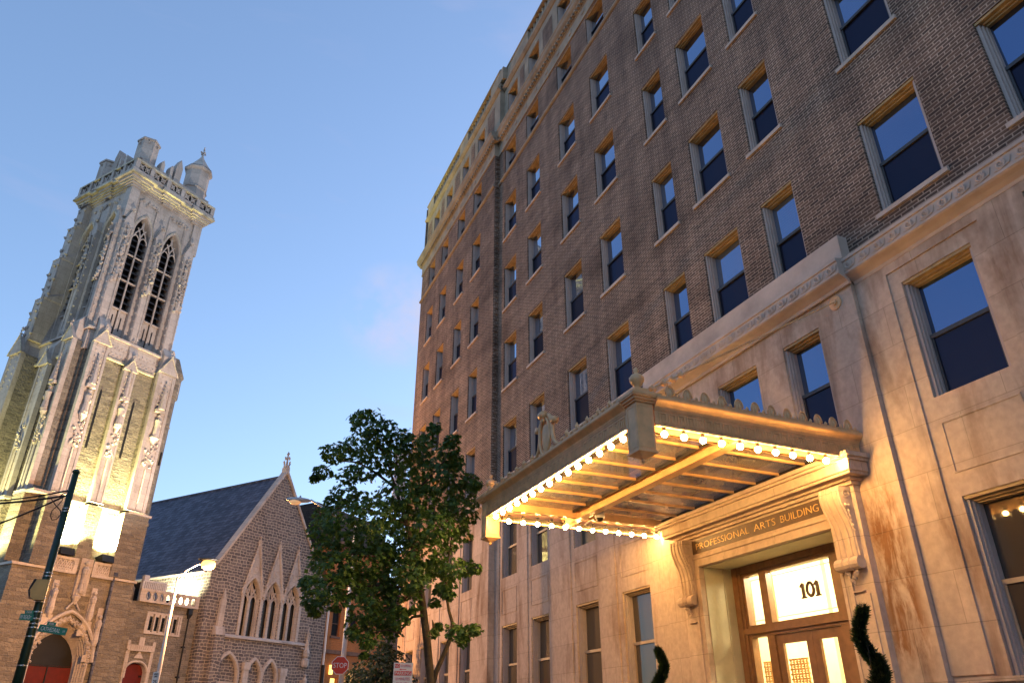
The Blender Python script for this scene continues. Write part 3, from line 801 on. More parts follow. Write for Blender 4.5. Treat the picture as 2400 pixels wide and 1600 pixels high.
def fascia(kind):
    f = MB(off=CO); T = .05
    if kind == 'front':
        f.box(XF, XF + T, Y0 + .29, Y1 - .29, ZB, ZT + .18); moulding(f, Y0 + .29, Y1 - .29, 'y', XF, -1)
        f.box(XF - .015, XF, Y0 + .29, Y1 - .29, ZB, ZB + .025); f.box(XF - .012, XF, Y0 + .29, Y1 - .29, ZT - .025, ZT)
        key_run(f, (XF, Y0 + .36, 0), (0, 1, 0), 34, .162, ZB + .05, .17, .016, (-1, 0, 0))
    else:
        y = Y0 if kind == 'near' else Y1; o = -1 if kind == 'near' else 1
        f.box(XF + .29, XW, *sorted((y, y - o * T)), ZB, ZT + .18); moulding(f, XF + .29, XW, 'x', y, o)
        f.box(XF + .29, XW, *sorted((y, y + o * .015)), ZB, ZB + .025); f.box(XF + .29, XW, *sorted((y, y + o * .012)), ZT - .025, ZT)
        key_run(f, (XF + .36, y, 0), (1, 0, 0), 24, .162, ZB + .05, .17, .016, (0, o, 0))
    return f.build('fascia', 'paint', can)
fas = [fascia('front'), fascia('near'), fascia('far')]
for yy, o in ((Y0, 1), (Y1, -1)):                          # dark wire tray above the side bulbs
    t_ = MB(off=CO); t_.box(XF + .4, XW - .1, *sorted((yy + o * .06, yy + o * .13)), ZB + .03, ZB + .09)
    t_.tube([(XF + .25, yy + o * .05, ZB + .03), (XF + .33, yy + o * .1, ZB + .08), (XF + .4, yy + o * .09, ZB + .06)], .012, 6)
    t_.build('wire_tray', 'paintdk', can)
for y in (Y0, Y1 - .28):                                    # corner posts
    p = MB(off=CO); x0, x1, y0, y1 = XF - .02, XF + .27, y, y + .28
    p.box(x0, x1, y0, y1, 5.06, ZT + .06)
    for k, (z, ov) in enumerate(((ZT + .06, .03), (ZT + .09, .06), (ZT + .13, .09), (ZT + .155, .10))):
        p.box(x0 - ov, x1 + ov, y0 - ov, y1 + ov, z, (ZT + .09, ZT + .13, ZT + .155, ZT + .2)[k])
    p.box(x0 + .03, x1 - .03, y0 + .03, y1 - .03, ZT + .2, ZT + .31)
    for fx in (x0 - .006,): frame_strip(p, y0 + .03, y1 - .03, 5.1, ZT + .02, .018, fx, x0)
    for fy, fo in ((y0, -.006), (y1, .006)):
        for a, b, c_, d_ in ((x0 + .03, x0 + .048, 5.1, ZT + .02), (x1 - .048, x1 - .03, 5.1, ZT + .02), (x0 + .048, x1 - .048, 5.1, 5.118), (x0 + .048, x1 - .048, ZT + .002, ZT + .02)): p.box(a, b, *sorted((fy, fy + fo)), c_, d_)
    cx, cy = (x0 + x1) / 2, (y0 + y1) / 2
    p.box(x0 - .02, x1 + .02, y0 - .02, y1 + .02, 5.03, 5.06)
    p.lathe([(.20, 5.03), (.13, 4.995), (.06, 4.97), (.03, 4.955), (.035, 4.93), (.012, 4.905)], (cx, cy, 0), 4, pi / 4)
    po = p.build('post', 'paint', can)
    q = MB(off=CO); q.smooth = True
    q.lathe([(.085, ZT + .31), (.05, ZT + .33), (.035, ZT + .36), (.075, ZT + .40), (.112, ZT + .46), (.115, ZT + .51), (.08, ZT + .555), (.035, ZT + .57), (.028, ZT + .60), (.042, ZT + .625), (.035, ZT + .66), (.012, ZT + .685)], (cx, cy, 0), 16)
    q.build('finial', 'paint', po)
# palmettes standing along the side eaves
pal = MB(); pal.smooth = True
pal.ball((0, 0, .08), .11, 12, .62, .22, 1.0); pal.tube([(.075 * math.cos(a) * 1.05, -.01, .07 + .13 * math.sin(a)) for a in [pi * i / 10 for i in range(11)]], .013, 6); pal.ball((0, -.03, .07), .05, 8, .7, .4, 1.3)
pal0 = pal.build('palmette', 'paint', can)
sm = MB(); sm.tube([(-.11, 0, .0), (-.07, 0, .045), (-.02, 0, .03), (0, 0, .09), (.02, 0, .03), (.07, 0, .045), (.11, 0, 0)], .020, 6); sm.knob((0, 0, .07), .035)
sm0 = sm.build('leaf_scroll', 'paint', can)
first = True
for yy, rz in ((Y0 - .04, 0), (Y1 + .04, pi)):
    for i in range(12):
        x = XF + .56 + i * .318
        for proto, dx in ((pal0, 0), (sm0, .159)):
            if first and i == 0: o = proto
            else: o = proto.copy(); COL.objects.link(o); o.parent = can
            o.location = (x + dx - CO[0], yy - CO[1], ZT + .175 - CO[2]); o.rotation_euler = (0, 0, rz)
    first = False
# leafy crest along the front
cr_ = MB(off=CO)
for i in range(31):
    if i == 15: cr_.build('crest', 'paint', can); cr_ = MB(off=CO)
    y = Y0 + .5 + i * .178
    if 10.75 < y < 11.85: continue
    s_ = 1 if y < 11.3 else -1
    X = XF - .05
    cr_.tube([(X, y - .085 * s_, ZT + .18), (X, y - .05 * s_, ZT + .245), (X, y, ZT + .235), (X - .01, y + .03 * s_, ZT + .20), (X, y + .055 * s_, ZT + .225)], [.022, .026, .022, .016, .018], 6)
    if i % 2: cr_.knob((X, y, ZT + .27), .05, 1.5); cr_.knob((X, y + .06, ZT + .235), .03)
    else: cr_.knob((X, y + .02, ZT + .225), .035)
cr_.build('crest', 'paint', can)
# cartouche in the middle of the front
sh = MB(off=CO); X, yc, zc = XF - .05, 11.33, 6.20
sh.smooth = True
sh.ball((X, yc, zc), .3, 20, .17, .52, 1.0)
sh.tube([(X - .03, yc + .20 * math.cos(a), zc + .345 * math.sin(a)) for a in [2 * pi * i / 28 for i in range(29)]], .030, 8, False)
for s_ in (1, -1):
    sh.tube([(X, yc + s_ * .55, ZT + .19), (X, yc + s_ * .42, ZT + .22), (X, yc + s_ * .31, ZT + .32), (X, yc + s_ * .255, ZT + .47), (X, yc + s_ * .245, ZT + .62), (X, yc + s_ * .24, ZT + .72), (X, yc + s_ * .15, ZT + .83), (X, yc + s_ * .04, ZT + .9)], [.026, .034, .04, .042, .042, .045, .045, .03], 8)
    sh.tube([(X - .05, yc + s_ * .33, ZT + .70), (X + .06, yc + s_ * .33, ZT + .70)], .062, 12)
    sh.tube([(X, yc + s_ * .22, ZT + .6), (X, yc + s_ * .29, ZT + .66), (X, yc + s_ * .33, ZT + .75)], .03, 8)
sh.tube([(X - .07, yc - .07, ZT + .88), (X - .07, yc + .07, ZT + .88)], .075, 12)
sh.ball((X - .06, yc, ZT + .80), .06, 10, .7, 1, 1.2)
sh.box(X - .02, X + .05, yc - .3, yc + .3, ZT + .15, ZT + .24)
sh.build('cartouche', 'paint', can)
# beams, glazing bars and glass
bm = MB(off=CO)
bm.box(7.45, 7.56, Y0 + .05, Y1 - .05, ZB + .02, ZB + .17); bm.box(7.41, 7.60, Y0 + .05, Y1 - .05, ZB + .005, ZB + .02); bm.box(7.41, 7.60, Y0 + .05, Y1 - .05, ZB + .17, ZB + .185)
bm.build('beam', 'paint', can)
for yy in (Y0 + .32, Y1 - .80):
    b2 = MB(off=CO); b2.box(XF + .05, XW, yy, yy + .05, ZB + .03, ZB + .19); b2.box(XF + .05, XW, yy - .03, yy + .08, ZB + .03, ZB + .042); b2.build('beam', 'paint', can)
for y in (9.35, 10.0, 10.63, 11.27, 11.9, 12.55, 13.2):
    for xa, xb in ((XF + .05, 7.45), (7.56, XW)):
        gb = MB(off=CO); gb.box(xa, xb, y - .012, y + .012, ZB + .15, ZB + .19); gb.box(xa, xb, y - .024, y + .024, ZB + .142, ZB + .15); gb.build('glazing_bar', 'paint', can)
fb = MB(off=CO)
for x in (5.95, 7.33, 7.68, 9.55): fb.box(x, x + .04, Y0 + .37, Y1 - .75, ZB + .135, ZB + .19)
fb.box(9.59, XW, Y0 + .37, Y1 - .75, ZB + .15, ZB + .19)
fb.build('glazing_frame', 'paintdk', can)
gz = MB(off=CO); gz.box(5.97, 9.58, Y0 + .38, Y1 - .76, ZB + .195, ZB + .203); gz.build('glass_roof', 'canopyglass', can)
# bulbs
bb = MB(); bb.smooth = True
bb.ball((0, 0, 0), .048, 14)
bulb0 = bb.build('bulb', 'bulb', can)
sk = MB(); sk.lathe([(.028, .045), (.028, .09), (.034, .10), (.034, .14)], (0, 0, 0), 8); sk.build('socket', 'paintdk', bulb0)
spots = [(XF + .065, 8.96 + i * .3586, 5.39) for i in range(15)] + [(6.05 + i * .340, Y0 + .03, 5.35) for i in range(12)] + [(6.12 + i * .335, Y1 - .20, 5.42) for i in range(12)]
for i, (x, y, z) in enumerate(spots):
    o = bulb0 if i == 0 else copy_tree(bulb0, can)
    o.location = (x - CO[0], y - CO[1], z - CO[2])
# tie rods to rosettes on the wall
for yr, yc_ in ((8.24, Y0 + .14), (13.9, Y1 - .14)):
    rd = MB(off=CO); A = Vector((CB - .05, yr, 8.33)); B = Vector((XF + .2, yc_, ZT + .28))
    rd.tube([B, A], .013, 6)
    for t in (.04, .09, .13, .17): 
        q = B.lerp(A, t); rd.ball(q, .05, 8, 1, 1, .9); rd.knob(q + Vector((.04, .03, .03)), .05); rd.knob(q + Vector((.03, -.04, -.02)), .045)
    rd.build('tie_rod', 'paint', can)
    rs = MB(off=CO); 
    for i in range(10):
        a = 2 * pi * i / 10; rs.ball((CB - .012, yr + .085 * math.cos(a), 8.33 + .085 * math.sin(a)), .045, 8, .35, 1, 1)
    rs.tube([(CB - .05, yr, 8.33), (CB, yr, 8.33)], .05, 10); rs.tube([(CB - .02, yr, 8.33), (CB, yr, 8.33)], .135, 16)
    rs.build('rosette', 'paint', can)
# camera dome hung under the canopy beam
cd = thing('security_camera', 'white dome security camera with looping cables under the canopy glass', 'camera', (7.75, 13.38, 5.46))
k = MB(off=(7.75, 13.38, 5.46)); k.smooth = True; k.lathe([(.10, 5.53), (.11, 5.47), (.10, 5.42)], (7.75, 13.38, 0), 14); k.build('housing', 'white', cd)
k = MB(off=(7.75, 13.38, 5.46)); k.smooth = True; k.ball((7.75, 13.38, 5.42), .08, 14, 1, 1, .9); k.build('dome', 'iron', cd)
k = MB(off=(7.75, 13.38, 5.46)); k.tube([(7.68, 13.6, 5.43), (7.6, 13.75, 5.36), (7.75, 13.85, 5.30), (8.0, 13.8, 5.37), (8.5, 13.85, 5.41), (9.0, 13.88, 5.40), (9.6, 13.9, 5.43)], .013, 6); k.build('cable', 'white', cd)

# ================================================================== clipped spiral shrubs
def topiary(loc, ht, label, seed):
    rnd = random.Random(seed)
    t = thing('spiral_topiary', label, 'shrub', loc, 0, 'spiral shrubs beside the doors')
    pt = MB(); pt.lathe([(.20, 0), (.24, .05), (.28, .5), (.31, .52), (.31, .58), (.27, .58), (.26, .54)], (0, 0, 0), 16); pt.build('pot', 'trim', t)
    st = MB(); st.tube([(0, 0, .5), (.01, 0, ht * .5), (0, .01, ht - .1)], [.03, .022, .008], 7); st.build('stem', 'bark', t)
    lv = MB()
    n = 11000
    for i in range(n):
        u_ = rnd.random() ** .8
        z = .62 + (ht - .62) * u_
        a = 2 * pi * 2.6 * u_ + seed
        rr = .20 * (1 - .72 * u_) ; th = .175 * (1 - .78 * u_) + .02
        ph, ct = rnd.uniform(0, 2 * pi), rnd.uniform(-1, 1)
        q = th * rnd.uniform(.45, 1.08); sn = math.sqrt(1 - ct * ct)
        c = Vector((rr * math.cos(a) + q * sn * math.cos(ph), rr * math.sin(a) + q * sn * math.sin(ph), z + q * ct * 1.1))
        d = Vector((sn * math.cos(ph), sn * math.sin(ph), ct + .6)).normalized() + Vector((rnd.uniform(-.5, .5), rnd.uniform(-.5, .5), rnd.uniform(-.2, .5)))
        d.normalize(); e_ = d.orthogonal().normalized()
        L_ = rnd.uniform(.04, .085)
        lv.add([c - e_ * .016, c + e_ * .016, c + d * L_], [(0, 1, 2)])
    lv.build('foliage', 'conifer', t)
topiary((9.05, 8.33, .13), 2.97, 'spiral clipped evergreen in a pot to the right of the doorway', 1)
topiary((9.05, 13.55, .13), 2.82, 'spiral clipped evergreen in a pot to the left of the doorway', 4)

# ================================================================== the church across the street
TH = R_(36.5)
CHO = Vector((-8.767, 49.49, 0))
ch = thing('church', 'grey stone gothic church with tall floodlit bell tower, slate roof and gabled hall', 'church', CHO, TH)
K = lambda p: Vector((1.5 * p[0], 1.5 * p[1], 1.5 * p[2] - .8))     # church units: u right along the front, v back, z up
GZ = .54                                                              # street level in those units
def CM(): return MB(tf=K)
def chw(u, v, z):
    q = K((u, v, z)); c, s_ = math.cos(TH), math.sin(TH)
    return Vector((CHO.x + c * q.x - s_ * q.y, CHO.y + s_ * q.x + c * q.y, q.z))
def arch_pts(cu, hw, zs, h, n=7):
    c = (h * h - hw * hw) / (2 * hw); R = hw + c; a1 = math.atan2(h, -c)
    lf = [(cu + c + R * math.cos(pi + (a1 - pi) * i / n), zs + R * math.sin(pi + (a1 - pi) * i / n)) for i in range(n + 1)]
    return lf + [(2 * cu - p[0], p[1]) for p in lf[-2::-1]]
FRONT = lambda a, b, z: (a, b, z)
LEFT = lambda a, b, z: (b, a, z)
def arch_wall(mb, a0, a1, z0, z1, ops, b, depth, fm=FRONT, rm=None, splay=0.):
    """flat wall with pointed openings (cu, hw, sill, spring, rise), each with its reveal"""
    lo = a0; k0 = mb.k
    for cu, hw, sl, zs, h in sorted(ops):
        mb.k = k0
        mb.quad(fm(lo, b, z0), fm(cu - hw, b, z0), fm(cu - hw, b, z1), fm(lo, b, z1))
        if sl > z0: mb.quad(fm(cu - hw, b, z0), fm(cu + hw, b, z0), fm(cu + hw, b, sl), fm(cu - hw, b, sl))
        ar = arch_pts(cu, hw, zs, h)
        for p, q in zip(ar, ar[1:]): mb.quad(fm(p[0], b, p[1]), fm(q[0], b, q[1]), fm(q[0], b, z1), fm(p[0], b, z1))
        if rm is not None: mb.k = rm
        pts = [(cu - hw, sl)] + ar + [(cu + hw, sl)]
        if splay:
            s2 = lambda p: (cu + (p[0] - cu) * (1 - splay), sl + (p[1] - sl) * (1 - splay * .6))
        else: s2 = lambda p: p
        for p, q in zip(pts, pts[1:] + pts[:1]):
            P, Q = s2(p), s2(q)
            mb.quad(fm(p[0], b, p[1]), fm(q[0], b, q[1]), fm(Q[0], b + depth, Q[1]), fm(P[0], b + depth, P[1]))
        lo = cu + hw
    mb.k = k0
    mb.quad(fm(lo, b, z0), fm(a1, b, z0), fm(a1, b, z1), fm(lo, b, z1))
def arch_band(mb, cu, hw, zs, h, b, t, fm=FRONT, r=.03):
    mb.tube([fm(p[0], b, p[1]) for p in arch_pts(cu, hw + t, zs, h + t)], r, 6)
def gablet(mb, a0, a1, z0, zp, b0, b1, fm=FRONT):
    c = (a0 + a1) / 2
    mb.prism([fm(a0, b0, z0), fm(a1, b0, z0), fm(c, b0, zp)], Vector(fm(0, b1 - b0, 0)) if fm is FRONT else Vector((b1 - b0, 0, 0)))
def crockets(mb, p, q, n, r=.05):
    p, q = Vector(p), Vector(q)
    for i in range(n): mb.knob(p.lerp(q, (i + .5) / n), r, 1.2)

# ---- tower shaft: rubble walls with ashlar dressings (slot 0 rubble, 1 ashlar)
t = CM()
U0, U1, V0, V1 = .4, 4.6, .35, 4.55
arch_wall(t, 1.2, 4.0, GZ, 6.85, [(2.62, 1.12, GZ, 3.75, 1.45)], .05, .55, FRONT, 1, .16)   # portal wall
t.box(U0, U1, .60, V1, GZ, 6.86) if False else None
for a, b in ((-.05, 1.2), (4.0, 4.98)): t.box(a, b, -.02, .9, GZ, 6.85)
t.quad((1.2, .05, 6.85), (4.0, .05, 6.85), (4.0, V0, 6.85), (1.2, V0, 6.85))
t.box(U0, U1, V0 + .9, V1, GZ, 6.84)
t.box(U0, 1.4, V0 + .3, V0 + .9, GZ, 6.84); t.box(3.85, U1, V0 + .3, V0 + .9, GZ, 6.84)
for a, b in ((.3, 1.3), (2.0, 2.9), (3.7, 4.7)): t.box(-.05 if a < 1 else .05, U0, a, b, GZ, 6.85) if a > 1 else t.box(-.06, U0, .9, b, GZ, 6.85)
t.box(U0 + .01, U1, V0, V1, 6.85, 17.0)
# string courses
t.mat(1)
for z in (6.86, 9.6):
    for (a, b, c_, d_) in ((-.12, 1.26, -.10, .3), (3.94, 5.04, -.10, .3)): t.box(a, b, c_, d_, z, z + .10)
    t.box(1.26, 3.94, V0 - .05, V0 + .05, z + .02, z + .09)
    for a, b in ((.25, 1.35), (1.95, 2.95), (3.65, 4.75)): t.box(-.12, U0, max(a, .31), b, z, z + .10)
    t.box(U0 - .05, U0 + .05, 1.35, 4.7, z + .02, z + .09)
# carved tracery band under the belfry with an ochre ledge
t.box(U0 + .005, U1 - .02, V0 - .06, V0 + .1, 16.06, 17.0); t.box(U0 - .06, U0 + .1, V0, V1, 16.06, 17.0)
for k in range(26):
    a = 1.25 + k * .105
    for z in (16.2, 16.55): t.mat(1).knob((a, V0 - .07, z + (.12 if k % 2 else 0)), .045)
t.mat(2)
t.box(1.15, 3.75, V0 - .14, V0 - .06, 15.96, 16.06); t.box(U0 - .14, U0 - .06, 1.2, V1, 15.96, 16.06)
t.mat(1); t.box(U0 - .16, U1 + .06, V0 - .16, V1, 17.0, 17.1)
tower = t.build('tower', ['rubble', 'ashlar', 'ochre'], ch)

# ---- buttresses of the lower stages
def buttress(a0, a1, fm, b_out, b_in, z0, zt, niche=True, name='buttress'):
    m = CM(); w_ = a1 - a0; c = (a0 + a1) / 2
    def bx(x0, x1, y0, y1, za, zb):
        p, q = fm(x0, y0, za), fm(x1, y1, zb); m.box(min(p[0], q[0]), max(p[0], q[0]), min(p[1], q[1]), max(p[1], q[1]), za, zb)
    m.mat(0); bx(a0 + .02, a1 - .02, b_out + .06, b_in, z0, zt)
    m.mat(1)
    bx(a0, a1, b_out - .10, b_in, z0, z0 + .02)
    bx(a0, a0 + w_ * .16, b_out, b_out + .2, z0, zt); bx(a1 - w_ * .16, a1, b_out, b_out + .2, z0, zt); bx(a0 + w_ * .16, a1 - w_ * .16, b_out + .04, b_out + .1, z0, zt)
    rib = [fm(c, b_out - .0, z) for z in (z0 + .1, z0 + 1.9)]
    m.tube(rib, .035, 5); 
    # blind tracery head on the lower panel
    ah = arch_pts(c, w_ * .30, z0 + 2.0, w_ * .45, 5); m.tube([fm(p[0], b_out - .01, p[1]) for p in ah], .028, 5)
    for i in range(16): m.knob(fm(c + random.uniform(-.28, .28) * w_, b_out - .05, z0 + 2.0 + i * .07), random.uniform(.05, .085))
    for i in range(int((zt - z0 - 3.6) / .3)):
        for sg in (-1, 1): m.knob(fm(c + sg * w_ * .22, b_out + .03, z0 + 5.1 + i * .3), .05) if z0 + 5.1 + i * .3 < zt else None
    zn = z0 + 3.35
    if niche:
        m.lathe([(.05, 0), (w_ * .20, .22), (w_ * .24, .26), (w_ * .24, .32)], fm(c, b_out - .06, zn - .3), 8)       # pedestal
        bx(c - w_ * .28, c + w_ * .28, b_out - .16, b_out, zn + 1.2, zn + 1.34)                                      # canopy
        m.lathe([(w_ * .22, 0), (w_ * .17, .25), (w_ * .1, .75), (.02, 1.35)], fm(c, b_out - .10, zn + 1.34), 6)
        for sg in (-1, 1): crockets(m, fm(c + sg * w_ * .26, b_out - .12, zn + 1.45), fm(c + sg * .02, b_out - .1, zn + 2.7), 7, .035)
    gablet(m, a0 - .03, a1 + .03, zt, zt + w_ * .95, b_out - .06, b_out + .14, fm)
    bx(a0 + w_ * .14, a1 - w_ * .14, b_out + .10, b_in, zt, zt + .9)
    m.prism([fm(a0 + w_ * .14, b_out + .10, zt + .9), fm(a0 + w_ * .14, b_in, zt + .9), fm(a0 + w_ * .14, b_in, zt + 1.5)], Vector(fm(w_ * .72, 0, 0)) - Vector(fm(0, 0, 0)))
    for sg, e_ in ((a0 - .03, 0), (a1 + .03, 1)):
        crockets(m, fm(sg, b_out - .07, zt + .05), fm(c, b_out - .07, zt + w_ * .95), 5, .04)
    m.mat(2); m.tube([fm(a0 - .05, b_out - .07, zt), fm(c, b_out - .07, zt + w_ * .97), fm(a1 + .05, b_out - .07, zt)], .028, 4)
    m.mat(1); m.knob(fm(c, b_out - .05, zt + w_ * 1.02), .07, 1.8); m.knob(fm(c - .06, b_out - .05, zt + w_ * 1.2), .05); m.knob(fm(c + .06, b_out - .05, zt + w_ * 1.2), .05); m.knob(fm(c, b_out - .05, zt + w_ * 1.3), .05, 1.6)
    o = m.build(name, ['rubble', 'ashlar', 'ochre'], tower)
    if niche:
        s_ = CM(); p = fm(c, b_out - .1, zn)
        s_.lathe([(.13, 0), (.15, .08), (.11, .45), (.13, .70), (.145, .82), (.06, .92), (.05, .95)], p, 9); s_.ball((p[0], p[1], p[2] + 1.04), .085, 8)
        q = fm(c + .08, b_out - .19, zn + .6); s_.ball(q, .06, 6, 1, 1, 2)
        s_.build('statue', 'ashlar', tower)
    return o
for a0, a1, zt in ((.50, 1.22, 16.35), (2.20, 2.78, 15.7), (3.78, 4.68, 16.2)): buttress(a0, a1, FRONT, -.10 if a0 != 2.20 else .02, .36, 9.7, zt)
for a0, a1, zt in ((.50, 1.22, 16.4), (2.15, 2.85, 15.6), (3.85, 4.85, 16.4)): buttress(a0, a1, LEFT, (-.10 if a0 < 1 else -.42) if a0 != 2.15 else .02, .41, 9.7, zt, niche=(a0 < 1))
# plain lower buttress stage beside the floodlit panels
m = CM()
for a, b, o in ((.46, 1.26, -.14), (2.18, 2.80, -.02), (3.74, 4.9, -.14)): m.box(a, b, o, .345, 6.97, 9.59)
for a, b, o in ((.46, 1.26, -.14), (2.1, 2.9, -.02), (3.8, 4.9, -.46)): m.box(o, .395, max(a, .35), b, 6.97, 9.59)
m.build('buttress_stage', 'rubble', tower)
# slit windows
for cu in (1.62, 3.2):
    m = CM(); m.box(cu - .05, cu + .05, V0 - .012, V0 - .002, 11.9, 14.45); m.prism([(cu - .05, V0 - .012, 14.45), (cu + .05, V0 - .012, 14.45), (cu, V0 - .012, 14.6)], (0, .01, 0)); m.build('slit_window', 'iron', tower)
# stair turret on the right flank
m = CM(); m.lathe([(.62, GZ), (.62, 6.8), (.55, 6.9), (.55, 9.4), (.6, 9.45), (.6, 9.55), (.52, 9.6), (.52, 14.0), (.56, 14.05), (.52, 14.12), (.52, 15.4), (.60, 15.5), (.60, 16.5), (.68, 16.62), (.66, 16.72), (.50, 17.1), (.34, 17.5)], (4.92, .85, 0), 8, pi / 8)
for k in range(2): m.mat(1); m.box(5.06 + k * .16, 5.14 + k * .16, .33 + k * .08, .37 + k * .08, 15.7, 16.3)
for z in (12.1, 8.1, 5.0): m.mat(2); m.box(5.06, 5.12, .30, .36, z, z + .6)
m.build('stair_turret', ['rubble', 'ashlar', 'iron'], tower)

# ---- belfry
bw = CM()
B0, B1, C0, C1 = .55, 4.4, .55, 4.4
wins = [(1.58, .42, 17.25, 22.75, 1.05), (3.22, .42, 17.25, 22.75, 1.05)]
arch_wall(bw, B0, B1, 17.1, 25.0, wins, C0, .42)
lw = [(1.5, .42, 17.25, 22.75, 1.05), (3.3, .42, 17.25, 22.75, 1.05)]
arch_wall(bw, C0, C1, 17.1, 25.0, lw, B0, .42, LEFT)
bw.quad((B1, C0, 17.1), (B1, C1, 17.1), (B1, C1, 25), (B1, C0, 25)); bw.quad((B0, C1, 17.1), (B1, C1, 17.1), (B1, C1, 25), (B0, C1, 25))
for cu, hw, sl, zs, h in wins: arch_band(bw, cu, hw, zs, h, C0 - .03, .06, FRONT, .045); bw.mat(2); arch_band(bw, cu, hw, zs, h, C0 - .06, .12, FRONT, .02); bw.mat(0)
for cu, hw, sl, zs, h in lw: arch_band(bw, cu, hw, zs, h, B0 - .03, .06, LEFT, .045); bw.mat(2); arch_band(bw, cu, hw, zs, h, B0 - .06, .12, LEFT, .03); bw.mat(0)
def pier(a0, a1, fm, o, i_, z0, z1, zt):
    """slim belfry pier with a crocketed gable and leaf clusters"""
    p, q = fm(a0, o, z0), fm(a1, i_, z1)
    bw.box(min(p[0], q[0]), max(p[0], q[0]), min(p[1], q[1]), max(p[1], q[1]), z0, z1)
    c = (a0 + a1) / 2; w_ = a1 - a0
    for sg in (a0 + .05, a1 - .05): bw.tube([fm(sg, o - .02, z0), fm(sg, o - .02, z1 - .2)], .035, 5)
    gablet(bw, a0 - .02, a1 + .02, z1, z1 + w_ * 1.6, o, i_, fm)
    for base in (z0 + 2.6, z1 - 1.9):
        bw.lathe([(.07, 0), (.12, .3), (.05, .9), (.02, 1.5)], fm(c, o - .05, base), 6)
        for i in range(22):
            bw.knob(fm(c + random.uniform(-.2, .2) * (1 - i / 30), o - .12 + random.uniform(-.03, .05), base - .1 + i * .085), random.uniform(.055, .09), 1.4)
    for i in range(int((z1 - z0) / .42)):
        for sg in (a0, a1): bw.knob(fm(sg, o + .03, z0 + .3 + i * .42), .055, 1.2)
    bw.knob(fm(c, o - .04, z1 + w_ * 1.7), .10, 1.8)
    for d in (-.07, .07): bw.knob(fm(c + d, o - .05, z1 + w_ * 1.5), .055)
    q0 = fm(c, o - .03, z0 + .15); bw.knob(q0, .09, 1.8); bw.knob(fm(c - .09, o - .03, z0 + .1), .05); bw.knob(fm(c + .09, o - .03, z0 + .1), .05)
for a0, a1 in ((.50, .98), (2.2, 2.6), (3.86, 4.36)): pier(a0, a1, FRONT, .30, .56, 17.1, 22.9, 25)
for a0, a1 in ((.50, .98), (2.2, 2.6)): pier(a0, a1, LEFT, .30, .56, 17.1, 22.9, 25)
for (a, b) in ((.42, .42), (4.08, .42), (.42, 4.08)):                          # square corner shafts
    bw.box(a, a + .46, b, b + .46, 23.2, 25.0)
for i in range(24): bw.knob((random.choice((1.0 + random.random() * 1.1, 2.7 + random.random() * 1.1)), C0 - .04, 24.55 + random.uniform(-.12, .12)), .07, 1.4)
for i in range(16): bw.knob((B0 - .04, random.uniform(.9, 4.2), 24.55 + random.uniform(-.12, .12)), .07, 1.4)
# corbelled cornice stepping out to the parapet, some courses in an ochre tone
for z0, z1, o, mt in ((25.0, 25.12, .04, 0), (25.12, 25.22, .12, 0), (25.22, 25.34, .20, 2), (25.34, 25.50, .28, 0), (25.50, 25.60, .42, 2), (25.60, 25.74, .38, 0)):
    bw.mat(mt); bw.box(B0 - o, B1 + o, C0 - o, C1 + o, z0, z1)
    for ua, ub, va, vb in ((.40, 1.02, .40, 1.02), (3.9, 4.5, .4, 1.02), (.4, 1.02, 3.9, 4.5), (2.15, 2.65, .43, .9), (.43, .9, 2.15, 2.65)):
        bw.box(ua - o * .95, ub + o * .95, va - o * .95, vb + o * .95, z0 + .006, z1 + .006)
bw.mat(1); bw.box(B0 + .5, B1 - .5, C0 + .5, C1 - .5, 17.2, 24.9)
bw.mat(0)
for a in (1.08, 1.13, 2.03, 2.75, 3.68, 3.74):                                  # slender shafts beside the openings
    bw.tube([(a, C0 - .03, 17.1), (a, C0 - .03, 24.6)], .03, 5)
for a in (1.04, 1.95, 2.05, 2.80, 3.76): bw.tube([(B0 - .03, a, 17.1), (B0 - .03, a, 24.6)], .03, 5)
# stepped buttress on the far left corner of the belfry
for z0, z1, o in ((17.1, 19.3, -.30), (19.3, 21.6, -.12), (21.6, 23.6, .08), (23.6, 24.9, .26)):
    bw.box(o, B0, 3.86, 4.5, z0, z1); bw.box(.45, 1.1, 4.4, 4.4 + (.55 - o) * .9, z0, z1)
    bw.prism([(o - .03, 3.84, z1), (B0, 3.84, z1 + .5), (B0, 3.84, z1)], (0, .68, 0))
    for i in range(5): bw.knob((o - .02, 3.86 + .64 * (i % 2), z0 + .3 + i * .4), .08, 1.3); bw.knob((o - .04, 4.2 + random.uniform(-.2, .2), z0 + .3 + i * .4), .085, 1.3)
belf = bw.build('belfry', ['ashlar', 'iron', 'ochre'], ch)
